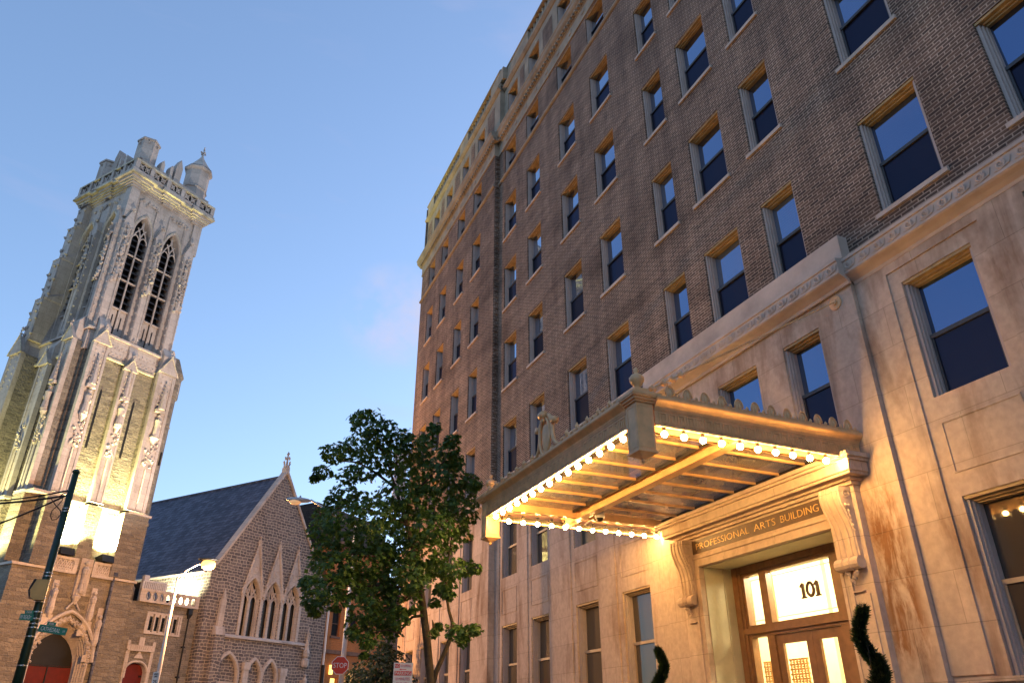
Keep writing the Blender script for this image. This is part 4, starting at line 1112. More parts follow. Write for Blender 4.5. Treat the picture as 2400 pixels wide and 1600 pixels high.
# belfry windows: louvres, mullion, tracery
def belfry_window(cu, fm, b):
    lv = CM(); hw, sl, zs, h = .42, 17.25, 22.75, 1.05
    for i in range(13):
        z = 18.75 + i * .335
        if z > zs + .1: break
        for s_ in (-1, 1):
            x0, x1 = sorted((cu + s_ * .03, cu + s_ * hw))
            lv.mat(0).add([fm(x0, b + .10, z - .08), fm(x1, b + .10, z - .08), fm(x1, b + .40, z + .2), fm(x0, b + .40, z + .2), fm(x0, b + .10, z - .05), fm(x1, b + .10, z - .05), fm(x1, b + .40, z + .23), fm(x0, b + .40, z + .23)], [(0, 1, 2, 3), (4, 5, 6, 7), (0, 1, 5, 4)])
    o = lv.build('louvre', ['sash'], belf)
    m = CM()
    m.tube([fm(cu, b + .07, sl), fm(cu, b + .07, zs - .1)], .045, 6)
    for s_ in (-1, 1):
        m.tube([fm(cu, b + .07, zs - .1), fm(cu + s_ * .10, b + .07, zs + .2), fm(cu + s_ * .21, b + .07, zs + .38)], .035, 5)
        m.tube([fm(cu + s_ * .40, b + .07, zs - .3), fm(cu + s_ * .25, b + .07, zs + .08), fm(cu + s_ * .04, b + .07, zs + .42), fm(cu, b + .07, zs + .8)], .035, 5)
        a = arch_pts(cu + s_ * .21, .19, zs - .35, .3, 4); m.tube([fm(p[0], b + .07, p[1]) for p in a], .03, 5)
        x0, x1 = sorted((cu + s_ * .045, cu + s_ * (hw - .005)))
        p, q = fm(x0, b + .16, sl), fm(x1, b + .22, 18.6); m.box(min(p[0], q[0]), max(p[0], q[0]), min(p[1], q[1]), max(p[1], q[1]), sl, 18.6)
        for zz in (18.6, 20.1, 21.5):
            p, q = fm(x0, b + .05, zz), fm(x1, b + .14, zz + .05); m.box(min(p[0], q[0]), max(p[0], q[0]), min(p[1], q[1]), max(p[1], q[1]), zz, zz + .05)
        m.mat(1); p, q = fm(cu + s_ * .18, b + .150, 17.6), fm(cu + s_ * .24, b + .158, 18.3); m.box(min(p[0], q[0]), max(p[0], q[0]), min(p[1], q[1]), max(p[1], q[1]), 17.6, 18.3); m.mat(0)
    m.build('window_tracery', ['ashlar', 'iron'], belf)
for w_ in wins: belfry_window(w_[0], FRONT, C0)
for w_ in lw: belfry_window(w_[0], LEFT, B0)
# pierced parapet
pr = CM(); Q0, Q1 = .13, 4.82
def par_side(fm, b, o):
    def bx(x0, x1, y0, y1, za, zb, mt):
        pr.mat(mt); p, q = fm(x0, y0, za), fm(x1, y1, zb); pr.box(min(p[0], q[0]), max(p[0], q[0]), min(p[1], q[1]), max(p[1], q[1]), za, zb)
    bx(Q0, Q1, b, b + o * .16, 25.74, 25.84, 0); bx(Q0, Q1, b - o * .03, b + o * .2, 26.30, 26.40, 2)
    bx(Q0 + .1, Q1 - .1, b + o * .13, b + o * .17, 25.84, 26.30, 1)  # dark backing stands in for the shaded inside of the parapet
    posts = [Q0, .95, 1.9, 2.75, 3.7, Q1 - .2]
    for x in posts: bx(x, x + .2, b - o * .02, b + o * .15, 25.74, 26.40, 0)
    for x0, x1 in zip(posts, posts[1:]):
        x0 += .2; n = 2; st = (x1 - x0) / n
        for i in range(n):
            a, c_ = x0 + i * st, x0 + (i + 1) * st
            pr.mat(0)
            pr.tube([fm(a, b + o * .06, 25.84), fm(c_, b + o * .06, 26.3)], .032, 4); pr.tube([fm(c_, b + o * .06, 25.84), fm(a, b + o * .06, 26.3)], .032, 4)
            pr.tube([fm((a + c_) / 2 + .11 * math.cos(t_), b + o * .06, 26.07 + .11 * math.sin(t_)) for t_ in [2 * pi * j / 8 for j in range(9)]], .025, 4)
par_side(FRONT, Q0, 1); par_side(LEFT, Q0, 1); par_side(FRONT, Q1, -1); par_side(LEFT, Q1, -1)
pr.mat(0); pr.box(.45, 4.5, .45, 4.5, 25.74, 25.9)
# stepped wall behind the parapet
for za, zb, d in ((25.9, 26.75, .38),):
    pr.box(d, 4.9 - d, d, d + .12, za, zb); pr.box(d, d + .12, d, 4.9 - d, za, zb)
par = pr.build('parapet', ['ashlar', 'iron', 'ochre'], belf)
def pinnacle(u_, v_, r, z0, z1, pts=8):
    m = CM(); m.lathe([(r, z0), (r, z1 - .12), (r * 1.12, z1 - .1), (r * 1.12, z1), (r * .6, z1 + .05)], (u_, v_, 0), pts, pi / pts)
    for k in range(pts):
        a = 2 * pi * k / pts
        for j in range(3): m.knob((u_ + r * .97 * math.cos(a), v_ + r * .97 * math.sin(a), z1 - .3 + random.uniform(-.08, .08)), .05)
    return m.build('corner_turret', 'ashlar', belf)
pinnacle(.86, .86, .50, 25.9, 28.2, 6); pinnacle(.86, 4.0, .50, 25.9, 28.1, 6)
for fm in (FRONT, LEFT):                                                          # gabled merlons
    m = CM()
    for c, w_, zb, zp in ((2.44, .36, 27.55, 28.05), (2.06, .16, 27.2, 27.4), (1.55, .2, 27.1, 27.35)):
        p, q = fm(c - w_ / 2, .3, 25.9), fm(c + w_ / 2, .68, zb); m.box(min(p[0], q[0]), max(p[0], q[0]), min(p[1], q[1]), max(p[1], q[1]), 25.9, zb)
        gablet(m, c - w_ / 2, c + w_ / 2, zb, zp, .3, .68, fm)
    m.build('merlon', 'ashlar', belf)
m = CM(); m.lathe([(.62, 25.9), (.62, 27.3), (.68, 27.36), (.62, 27.42), (.62, 28.5), (.74, 28.62), (.74, 28.7), (.42, 29.15), (.15, 29.6), (.06, 29.8), (.05, 29.95)], (4.0, 1.1, 0), 8, pi / 8)
m.mat(1); m.lathe([(.745, 28.7), (.745, 28.73), (.7, 28.76)], (4.0, 1.1, 0), 8, pi / 8); m.mat(0)
for d in ((0, 0, 30.05), (.12, 0, 30.05), (-.12, 0, 30.05), (0, .12, 30.05), (0, -.12, 30.05), (0, 0, 30.3)): m.knob((4.0 + d[0], 1.1 + d[1], d[2]), .07, 1.3)
m.tube([(4.0, 1.1, 29.9), (4.0, 1.1, 30.5)], .03, 5)
m.build('stair_cap', ['ashlar', 'slate'], belf)

# ---- portal
po = CM()
for k in range(5):
    s_ = 1 - k * .035; hw = 1.12 * s_
    po.tube([(2.62 - hw, .0 + k * .1, GZ)] + [(p[0], .0 + k * .1, p[1]) for p in arch_pts(2.62, hw, 3.75, 1.45 * s_, 9)] + [(2.62 + hw, .0 + k * .1, GZ)], .05, 6)
po.tube([(p[0], -.05, p[1]) for p in arch_pts(2.62, 1.28, 3.75, 1.75, 10)], .07, 6)
for p in arch_pts(2.62, 1.14, 3.75, 1.50, 12): po.knob((p[0], -.02, p[1]), .09, 1.1); po.knob((p[0] + random.uniform(-.1, .1), -.05, p[1] - .1), .06, 1.1)
po.tube([(2.35, -.06, 5.55), (2.55, -.06, 5.8), (2.62, -.06, 6.2)], .035, 5); po.tube([(2.89, -.06, 5.55), (2.69, -.06, 5.8), (2.62, -.06, 6.2)], .035, 5)
for c, z0, z1 in ((1.75, 5.3, 6.55), (3.35, 5.2, 6.45), (3.80, 4.3, 5.75)):
    po.box(c - .11, c + .11, -.02, .045, z0, z1); po.lathe([(.02, -.1), (.11, .05), (.11, .1)], (c, -.08, z0), 6)
    po.box(c - .2, c + .2, -.015, .044, z0 - .3, z0); po.box(c - .3, c + .05, -.012, .043, z0 - .55, z0 - .3)
po.lathe([(.03, 5.75), (.16, 6.0), (.17, 6.05), (.09, 6.1), (.09, 6.3)], (2.62, -.08, 0), 8)
po.box(2.48, 2.98, -.06, .34, 6.1, 7.5)
portal = po.build('portal', 'ashlar', ch)
for c, v_, z0, s_ in ((2.70, -.16, 6.15, 1.15), (1.75, -.10, 5.4, .95), (3.35, -.10, 5.3, .95), (3.80, -.10, 4.4, 1.0)):
    m = CM(); m.lathe([(.10 * s_, 0), (.12 * s_, .1 * s_), (.09 * s_, .5 * s_), (.12 * s_, .78 * s_), (.05 * s_, .9 * s_)], (c, v_, z0), 8); m.ball((c, v_, z0 + 1.0 * s_), .085 * s_, 8); m.ball((c - .06, v_ - .08, z0 + .65 * s_), .05, 6, 1, 1, 1.8); m.build('statue', 'ashlar', portal)
m = CM()
dp = [(2.62 - .94, GZ), (2.62 + .94, GZ), (2.62 + .94, 3.5)] + [(p[0], p[1]) for p in arch_pts(2.62, .94, 3.5, 1.3)][::-1][1:]
m.prism([(p[0], .62, p[1]) for p in dp], (0, .04, 0)); m.mat(1)
for z in (1.6, 2.9, 3.55): m.box(1.72, 3.52, .59, .615, z, z + .04)
m.box(2.6, 2.64, .58, .615, GZ, 3.6); m.prism([(p[0], .605, p[1]) for p in arch_pts(2.62, .9, 3.6, 1.15)], (0, .01, 0))
m.build('door', ['reddoor', 'iron'], portal)
# balustrades either side of the central statue
for a0, a1 in ((1.32, 2.36), (3.0, 4.0)):
    m = CM(); m.box(a0, a1, -.10, .02, 6.84, 6.95); m.box(a0, a1, -.10, .02, 7.34, 7.44)
    m.box(a0, a0 + .14, -.09, .01, 6.95, 7.34); m.box(a1 - .16, a1, -.09, .01, 6.95, 7.34)
    n = 4; st = (a1 - a0 - .3) / n
    for i in range(n):
        x = a0 + .14 + i * st
        m.tube([(x, -.04, 6.95), (x + st, -.04, 7.34)], .035, 5); m.tube([(x + st, -.04, 6.95), (x, -.04, 7.34)], .035, 5); m.tube([(x + st / 2, -.04, 6.95), (x + st, -.04, 7.15), (x + st / 2, -.04, 7.34), (x, -.04, 7.15), (x + st / 2, -.04, 6.95)], .028, 5)
    m.build('balustrade', 'ashlar', ch)
# drainpipe in the corner
m = CM(); m.tube([(3.97, -.06, 7.3), (3.99, -.08, 6.8), (3.99, -.08, GZ)], .05, 8); m.box(3.9, 4.08, -.16, 0, 7.0, 7.15); m.build('downspout', 'slate', ch)

# ---- link block
lk = CM()
L0, L1, LV = 5.0, 8.6, .25
lk.quad((L0, LV, GZ), (5.55, LV, GZ), (5.55, LV, 6.25), (L0, LV, 6.25))
arch_wall(lk, 5.55, 6.6, GZ, 4.1, [(6.07, .50, GZ, 3.45, .42)], LV, .22, FRONT, 1)
lk.quad((6.6, LV, GZ), (L1, LV, GZ), (L1, LV, 4.1), (6.6, LV, 4.1))
hs = [(6.20 + i * .30, 6.36 + i * .30, 5.16, 5.72) for i in range(5)]
# wall above with five lights
A = sorted({5.55, L1, *[h[0] for h in hs], *[h[1] for h in hs]}); Z = [4.1, 5.16, 5.72, 6.25]
for i in range(len(A) - 1):
    for j in range(3):
        c = (A[i] + A[i + 1]) / 2
        if j == 1 and any(h[0] < c < h[1] for h in hs): continue
        lk.quad((A[i], LV, Z[j]), (A[i + 1], LV, Z[j]), (A[i + 1], LV, Z[j + 1]), (A[i], LV, Z[j + 1]))
lk.quad((L0, LV, 6.25), (L1, LV, 6.25), (L1, 4.4, 6.25), (L0, 4.4, 6.25)); lk.quad((L0, 4.4, GZ), (L1, 4.4, GZ), (L1, 4.4, 6.9), (L0, 4.4, 6.9))
link = lk.build('link_wall', ['rubble', 'ashlar'], ch)
m = CM()
frame_ = [(6.05, 7.82, 5.82, 5.90), (6.05, 7.82, 5.02, 5.10), (6.05, 6.14, 5.10, 5.82), (7.73, 7.82, 5.10, 5.82)]
for a, b, c_, d_ in frame_: m.box(a, b, LV - .05, LV + .02, c_, d_)
for i in range(6): m.box(6.14 + i * .30, 6.20 + i * .30, LV - .045, LV + .05, 5.10, 5.82)
for i in range(5): m.box(6.20 + i * .3, 6.50 + i * .3 - .06 - .08, LV - .03, LV + .05, 5.72, 5.82); m.box(6.20 + i * .3, 6.36 + i * .3, LV - .03, LV + .05, 5.10, 5.16)
m.mat(1)
for h in hs: m.box(h[0], h[1], LV + .07, LV + .08, 5.1, 5.8)
m.build('window', ['ashlar', 'leadglass'], link)
m = CM()                                                                   # little door with battlemented hood
m.tube([(6.07 - .55, LV - .02, GZ)] + [(p[0], LV - .02, p[1]) for p in arch_pts(6.07, .55, 3.45, .47)] + [(6.62, LV - .02, GZ)], .05, 6)
m.box(5.48, 6.72, LV - .10, LV - .002, 4.32, 4.38); m.box(5.45, 6.75, LV - .06, LV - .003, 4.38, 4.56)
for a, b, z in ((5.45, 5.56, 4.72), (5.95, 6.2, 4.86), (6.62, 6.75, 4.72)): m.box(a, b, LV - .055, LV - .004, 4.56, z)
for i in range(12): m.box(5.5 + i * .1, 5.54 + i * .1, LV - .075, LV - .06, 4.40, 4.52)
m.prism([(5.85, LV - .05, 4.05), (6.29, LV - .05, 4.05), (6.07, LV - .05, 4.34)], (0, .04, 0)); m.box(5.46, 5.62, LV - .04, LV - .003, 3.3, 4.32); m.box(6.60, 6.74, LV - .04, LV - .003, 3.0, 4.32)
m.build('door_hood', 'ashlar', link)
m = CM(); dp = [(5.57, GZ), (6.57, GZ)] + arch_pts(6.07, .5, 3.45, .42)[::-1]; m.prism([(p[0], LV + .2, p[1]) for p in dp], (0, .04, 0)); m.mat(1); m.box(5.6, 5.72, LV + .17, LV + .2, 3.35, 3.42); m.box(6.42, 6.54, LV + .17, LV + .2, 3.35, 3.42); m.build('door', ['reddoor', 'iron'], link)
m = CM(); m.box(5.5, 8.5, LV - .12, LV + .02, 6.25, 6.34); m.box(5.5, 8.5, LV - .12, LV + .02, 6.68, 6.78); m.box(5.5, 5.68, LV - .1, LV, 6.34, 6.68); m.box(8.32, 8.5, LV - .1, LV, 6.34, 6.68)
for i in range(8):
    x = 5.68 + i * .33; m.box(x, x + .09, LV - .09, LV - .01, 6.34, 6.68)
    for s_ in (-1, 1): m.prism([(x + .045, LV - .08, 6.68), (x + .045 + s_ * .13, LV - .08, 6.68), (x + .045 + s_ * .045, LV - .08, 6.56)], (0, .06, 0)); m.prism([(x + .045, LV - .08, 6.34), (x + .045 + s_ * .12, LV - .08, 6.34), (x + .045 + s_ * .045, LV - .08, 6.44)], (0, .06, 0))
m.build('balustrade', 'ashlar', ch)
m = CM(); m.box(8.0, 8.22, LV - .16, LV - .02, 5.98, 6.22); m.prism([(8.0, LV - .16, 5.98), (8.22, LV - .16, 5.98), (8.14, LV - .1, 5.8), (8.08, LV - .1, 5.8)], (0, .1, 0)); m.tube([(8.11, LV - .08, 5.9), (8.11, LV - .08, GZ)], .035, 8)
for z in (4.6, 3.4, 2.0): m.box(8.04, 8.18, LV - .13, LV, z, z + .05)
m.build('downspout', 'iron', ch)

# ---- gabled hall
G0, G1, GV = 8.75, 16.62, .0
AU, AZp = 12.42, 13.55
EL, ER = 8.3, 8.6
h = CM()
lan = [(11.32, .52, 5.36, 7.08, .95), (12.66, .52, 5.36, 7.08, .95), (13.98, .52, 5.36, 7.08, .95)]
ground_ops = [(10.48, .62, GZ, 3.55, .95), (12.10, .42, GZ, 3.55, .78), (13.12, .42, GZ, 3.55, .78)]
arch_wall(h, G0, G1, GZ, 5.2, ground_ops, GV, .10, FRONT, 1)
arch_wall(h, G0, G1, 5.2, 8.3, lan, GV, .30, FRONT, 1)
h.mat(0); h.add([(G0, GV, 8.3), (G1, GV, 8.3), (16.0, GV, 8.6), (AU, GV, AZp), (9.0, GV, 8.45)], [(0, 1, 2, 3, 4)])
h.quad((G0, GV, GZ), (G0, 9, GZ), (G0, 9, 8.0), (G0, GV, 8.0)); h.quad((G1, GV, GZ), (G1, 9, GZ), (G1, 9, 8.3), (G1, GV, 8.3))
h.quad((9.8, .1, GZ), (13.6, .1, GZ), (13.6, .1, 4.6), (9.8, .1, 4.6))
hall = h.build('hall_wall', ['gable', 'ashlar'], ch)
m = CM()
cp = .16
for side in (-1, 1):
    xe = 9.15 if side < 0 else 15.9; ze = 8.55
    pth = [(xe + side * .42, 8.28), (xe + side * .2, 8.3), (xe, ze), (AU, AZp + .12)]
    for (p, q) in zip(pth, pth[1:]):
        m.prism([(p[0], GV - .08, p[1]), (q[0], GV - .08, q[1]), (q[0], GV - .08, q[1] + cp * 1.25), (p[0], GV - .08, p[1] + cp * 1.25)], (0, .40, 0))
m.box(AU - .12, AU + .12, GV - .06, GV + .28, AZp + .1, AZp + .42)
m.tube([(AU, GV + .1, AZp + .4), (AU, GV + .1, AZp + 1.15)], [.07, .045], 6)
for z, w_ in ((AZp + .5, .16), (AZp + .68, .2), (AZp + .95, .14)):
    for d in ((-1, 0), (1, 0), (0, -1), (0, 1)): m.knob((AU + d[0] * w_, GV + .1 + d[1] * w_, z), .075, 1.1)
m.knob((AU, GV + .1, AZp + 1.2), .10, 1.4)
m.build('coping', 'ashlar', hall)
m = CM(); m.quad((8.7, GV + .3, 7.95), (8.7, 15, 7.95), (AU, 15, AZp - .05), (AU, GV + .3, AZp - .05)); m.quad((16.9, GV + .3, 8.0), (16.9, 15, 8.0), (AU, 15, AZp - .05), (AU, GV + .3, AZp - .05)); m.tube([(AU, GV + .32, AZp - .03), (AU, 15, AZp - .03)], .07, 6)
m.mat(1); m.tube([(8.62, .3, 7.96), (8.62, 12, 7.96)], .06, 6)
m.build('roof', ['slate', 'ashlar'], ch)

# three traceried lancets with crocketed gables
for cu, hw, sl, zs, hh in lan:
    m = CM()
    m.mat(1); ar = arch_pts(cu, hw, zs, hh); m.prism([(cu - hw, GV + .26, sl), (cu + hw, GV + .26, sl)] + [] and [] or [(cu - hw, GV + .26, sl)] + [(p[0], GV + .26, p[1]) for p in ar] + [(cu + hw, GV + .26, sl)], (0, .02, 0))
    m.mat(0); m.box(cu - .07, cu + .07, GV + .10, GV + .24, sl, zs)
    for s_ in (-1, 1):
        m.box(*sorted((cu + s_ * hw, cu + s_ * (hw - .07))), GV + .08, GV + .24, sl, zs)
        c2 = cu + s_ * .26
        m.tube([(p[0], GV + .16, p[1]) for p in arch_pts(c2, .19, zs - .12, .26, 4)], .045, 5)
        m.tube([(cu, GV + .16, zs), (cu + s_ * .12, GV + .16, zs + .18), (cu + s_ * .30, GV + .16, zs + .45)], .05, 5)
        m.tube([(cu + s_ * .44, GV + .16, zs + .1), (cu + s_ * .20, GV + .16, zs + .34), (cu + s_ * .05, GV + .16, zs + .62), (cu, GV + .16, zs + .9)], .05, 5)
        m.tube([(cu + s_ * .08, GV + .16, zs + .2), (cu + s_ * .05, GV + .16, zs + .45), (cu, GV + .16, zs + .6)], .035, 5)
    arch_band(m, cu, hw, zs, hh, GV - .02, .05, FRONT, .075)
    # gable
    zt = zs + .12; zp = 9.75
    m.add([(cu - hw - .13, GV - .03, zt), (cu, GV - .03, zs + hh + .08), (cu, GV - .03, zp)], [(0, 1, 2)]); m.add([(cu + hw + .13, GV - .03, zt), (cu, GV - .03, zs + hh + .08), (cu, GV - .03, zp)], [(0, 1, 2)])
    for s_ in (-1, 1):
        m.tube([(cu + s_ * (hw + .13), GV - .05, zt), (cu, GV - .05, zp)], .06, 5); crockets(m, (cu + s_ * (hw + .17), GV - .07, zt + .1), (cu + s_ * .05, GV - .07, zp - .1), 8, .075)
    m.tube([(cu + .13 * math.cos(a), GV - .04, zs + 1.35 + .13 * math.sin(a)) for a in [2 * pi * i / 10 for i in range(11)]], .022, 4)
    m.knob((cu, GV - .05, zp + .08), .10, 1.4); m.knob((cu - .09, GV - .05, zp - .03), .07); m.knob((cu + .09, GV - .05, zp - .03), .07); m.knob((cu, GV - .05, zp + .28), .07, 1.4)
    m.build('lancet_window', ['ashlar', 'leadglass'], hall)
m = CM()
for x in (10.70, 11.90, 13.24, 14.52): m.box(x, x + .16, GV - .05, GV + .1, 5.36, 7.1)
m.prism([(9.95, GV - .12, 5.2), (9.95, GV - .12, 5.26), (9.95, GV, 5.36), (9.95, GV, 5.2)], (5.4, 0, 0)); m.build('window_sill', 'ashlar', hall)
m = CM()
for cu, hw, sl, zs, hh in ground_ops:
    m.mat(0); m.tube([(cu - hw - .07, GV - .02, GZ)] + [(p[0], GV - .02, p[1]) for p in arch_pts(cu, hw + .07, zs, hh + .07)] + [(cu + hw + .07, GV - .02, GZ)], .10, 6)
    m.box(cu - hw, cu + hw, GV + .03, GV + .09, 3.22, 3.36); m.box(cu - .04, cu + .04, GV + .03, GV + .09, GZ, 3.22)
    for s_ in (-1, 1): m.box(*sorted((cu + s_ * hw, cu + s_ * (hw - .1))), GV + .03, GV + .09, GZ, 3.22)
    m.mat(1); m.box(cu - hw + .1, cu - .04, GV + .07, GV + .085, GZ, 3.22); m.box(cu + .04, cu + hw - .1, GV + .07, GV + .085, GZ, 3.22)
for (a, b) in ((14.5, 15.2), (15.5, 16.3)):
    m.mat(0); m.box(a, b, GV - .05, GV - .003, 3.2, 3.28)
    n = 3; st = (b - a) / n
    for i in range(n): m.mat(1); m.box(a + i * st + .05, a + (i + 1) * st - .04, GV - .03, GV - .004, GZ, 3.2); m.mat(0); m.box(a + i * st - .04, a + i * st + .05, GV - .05, GV - .003, GZ, 3.2)
m.build('arcade', ['ashlar', 'leadglass'], hall)
def hall_buttress(c, w_, z, zp):
    m = CM(); m.box(c - w_ / 2, c + w_ / 2, GV - .28, GV - .002, GZ, z - .35); m.mat(1)
    m.prism([(c - w_ / 2 - .02, GV - .30, z - .35), (c - w_ / 2 - .02, GV - .002, z - .35), (c - w_ / 2 - .02, GV - .002, z + .05), (c - w_ / 2 - .02, GV - .18, z)], (w_ + .04, 0, 0))
    m.box(c - w_ * .28, c + w_ * .28, GV - .16, GV - .002, z, zp - .5); m.lathe([(w_ * .26, zp - .5), (.02, zp)], (c, GV - .1, 0), 4, pi / 4)
    m.build('buttress', ['gable', 'ashlar'], hall)
hall_buttress(9.62, .50, 5.6, 7.3)
for a_, b_, z_ in ((11.42, 11.72, 3.9), (13.72, 14.1, 3.75)): m = CM(); m.box(a_, b_, GV - .14, GV - .002, GZ, z_); m.box(a_ - .04, b_ + .04, GV - .18, GV - .002, z_, z_ + .33); m.build('pier', 'ashlar', hall)
m = CM(); cx, cv = 15.32, GV - .22                                              # niche canopy with statue
m.box(cx - .12, cx + .12, GV - .2, GV - .002, GZ, 3.6); m.lathe([(.08, 4.6), (.18, 4.72), (.18, 4.8), (.2, 4.85), (.12, 5.1), (.08, 5.6), (.02, 6.1)], (cx, GV - .12, 0), 6)
for i in range(10): m.knob((cx + random.uniform(-.1, .1), GV - .2, 5.0 + i * .09), .05)
m.tube([(cx - .1, GV - .1, 5.05), (cx - .45, GV - .2, 5.1)], .05, 5); m.lathe([(.14, 4.2), (.2, 4.3), (.2, 4.55), (.14, 4.62)], (cx, GV - .1, 0), 8)
nic = m.build('niche', 'ashlar', hall)
m = CM(); m.lathe([(.12, 0), (.13, .1), (.09, .42), (.12, .62), (.05, .74)], (cx, cv - .02, 3.0), 8); m.ball((cx, cv - .02, 3.82), .08, 8); m.build('statue', 'ashlar', hall)
m = CM(); m.tube([(16.7, -.06, 8.2), (16.7, -.06, 4.4)], .055, 8); m.mat(1); m.tube([(16.72, -.08, 4.4), (16.74, -.08, GZ)], .10, 8); m.build('downspout', ['white', 'iron'], ch)
# louvred plant screen on the link roof
vs = thing('ventilation_screen', 'white slatted plant screen on the flat roof beside the tower', 'screen', chw(6.45, .95, 6.26), TH)
m = MB()
for i in range(12): m.box(-.80 + i * .135, -.725 + i * .135, -.35, -.25, .05, 1.35)
m.box(-.86, .84, -.36, -.24, 1.35, 1.45); m.box(.80, .95, -.36, -.1, .0, 1.45); m.box(-.86, -.78, -.36, -.1, 0, 1.45); m.box(-.5, -.15, .1, .4, 1.3, 1.85)
m.mat(1); m.box(-.84, .86, -.05, .9, 0, 1.3); m.build('slats', ['white', 'void'], vs)

# ---- floodlights
def flood(loc, aim, label, w, size=1.9, col=(1, .92, .36)):
    f_ = thing('floodlight', label, 'floodlight', loc, math.atan2((aim - loc).y, (aim - loc).x), 'floodlights on the church ledges')
    m = MB(); m.prism([(-.32, -.42, .06), (.22, -.42, .06), (.40, -.42, .30), (-.22, -.42, .46)], (0, .84, 0)); m.box(-.1, .1, -.03, .03, -.02, .06); m.build('housing', 'iron', f_)
    m = MB(); m.quad((.385, -.36, .325), (.385, .36, .325), (-.16, .36, .455), (-.16, -.36, .455)); m.build('lens', 'floodglow', f_)
    d = (aim - loc).normalized()
    light('flood_beam', 'SPOT', loc + Vector((0, 0, .55)) + d * .15, w, col, None, aim + Vector((0, 0, .5)), spot_size=size, spot_blend=.5, shadow_soft_size=.2)
flood(chw(1.75, -.02, 7.45), chw(1.75, .5, 12.5), 'dark floodlight box on the left balustrade over the portal, shining up the tower', 26000, 2.4)
flood(chw(3.45, -.02, 7.45), chw(3.4, .5, 12.5), 'dark floodlight box on the right balustrade over the portal, shining up the tower', 26000, 2.4)
flood(chw(-1.8, 1.5, 6.2), chw(.2, 1.5, 14), 'added floodlight box out of view, shining on the left flank of the tower', 9000, 2.2)  # added outside the view to light the tower's left face
flood(chw(3.5, -13, GZ + .02), chw(2.5, .3, 16.8), 'added unseen floodlight box on the church forecourt aimed up at the tower front', 36000, R_(42), (1, .90, .82))  # unseen lamp added to brighten the belfry and tower front
flood(chw(-13, -4, GZ + .02), chw(.3, 2.4, 21), 'added unseen floodlight box on the street side aimed up at the left face of the tower', 32000, R_(46), (1, .91, .76))  # another added lamp below the view, brightens the left face
flood(chw(7.7, 1.5, 6.3), chw(8.75, 1.9, 7.4), 'floodlight on the flat roof lighting the side wall of the gabled hall', 3500, 2.6, (1, .95, .60))

# ================================================================== neighbour beyond the church hall
NB = chw(16.9, .5, GZ)
nb = thing('row_house', 'lamplight-tinted brick row house with brown shingled mansard roof beside the church hall', 'house', NB, TH)
def NM(): 
    return MB()
def nwall(mb, holes, x0, x1, z0, z1):
    A = sorted({x0, x1, *[h[0] for h in holes], *[h[1] for h in holes]}); Z = sorted({z0, z1, *[h[2] for h in holes], *[h[3] for h in holes]})
    for i in range(len(A) - 1):
        for j in range(len(Z) - 1):
            c, z = (A[i] + A[i + 1]) / 2, (Z[j] + Z[j + 1]) / 2
            if any(h[0] < c < h[1] and h[2] < z < h[3] for h in holes): continue
            mb.quad((A[i], 0, Z[j]), (A[i + 1], 0, Z[j]), (A[i + 1], 0, Z[j + 1]), (A[i], 0, Z[j + 1]))
    for a, b, c, d in holes:
        mb.quad((a, 0, c), (a, .25, c), (a, .25, d), (a, 0, d)); mb.quad((b, 0, c), (b, .25, c), (b, .25, d), (b, 0, d)); mb.quad((a, 0, d), (a, .25, d), (b, .25, d), (b, 0, d)); mb.quad((a, 0, c), (a, .25, c), (b, .25, c), (b, 0, c))
HW, HE = 8.1, 15.3
nh = [(1.15 + i * 2.2, 2.1 + i * 2.2, z, z + 2.0) for i in range(3) for z in (8.1, 11.7)]
nl = [(1.6, 2.4, .1, 5.0), (3.6, 4.6, 3.0, 5.6), (5.8, 6.8, 3.0, 5.6)]
m = MB(); nwall(m, nh, 0, HW, 7.0, HE); m.quad((0, 0, 0), (0, 12, 0), (0, 12, HE), (0, 0, HE)); m.quad((HW, 0, 0), (HW, 12, 0), (HW, 12, HE), (HW, 0, HE)); m.build('wall', 'redbrick', nb)
m = MB(); nwall(m, nl, 0, HW, 0, 6.9)
for a_, b_ in ((0, 1.55), (2.45, 3.55), (4.65, 5.75), (6.85, HW)):
    for i in range(10): m.box(a_, b_, -.03, -.003, .15 + i * .62, .68 + i * .62)
for a_, b_ in ((3.6, 4.6), (5.8, 6.8)):
    for k in range(7):
        x = a_ - .15 + k * (b_ - a_ + .3) / 7; m.box(x, x + .18, -.06, -.031, 5.63, 6.25)
m.build('ground_storey', 'redbrick', nb)
m = MB(); m.box(0, HW, -.16, .02, 6.75, 7.05); m.build('belt_course', 'brownstone', nb)
for a_, b_, c, d in nh + nl[1:]:
    m = MB(); m.box(a_, b_, .15, .2, d - .07, d); m.box(a_, b_, .15, .2, c, c + .07); m.box(a_, a_ + .07, .15, .2, c + .07, d - .07); m.box(b_ - .07, b_, .15, .2, c + .07, d - .07); m.box(a_ + .07, b_ - .07, .13, .2, (c + d) / 2 - .03, (c + d) / 2 + .03); m.mat(1); m.box(a_ - .1, b_ + .1, -.08, .1, c - .16, c - .003); m.mat(2); m.box(a_ + .07, b_ - .07, .21, .215, c, d); m.build('window', ['brownstone', 'brownstone', 'void'], nb)
m = MB(); m.box(1.6, 2.4, .2, .25, 0, 4.2); m.box(1.6, 2.4, .14, .25, 4.2, 4.3); m.build('door', 'doorwood', nb)
m = MB(); m.box(1.7, 2.3, .18, .2, 4.35, 4.95); m.build('transom', 'lantern', nb)
m = MB(); m.box(1.2, 1.42, -.35, -.13, 5.2, 5.9); m.build('lantern', 'lantern', nb)
m = MB(); m.box(-.1, HW + .1, -.35, .1, HE, HE + .15); m.box(-.15, HW + .15, -.5, .1, HE + .15, HE + .4)
for i in range(13): m.box(.1 + i * .6, .25 + i * .6, -.3, 0, HE - .25, HE)
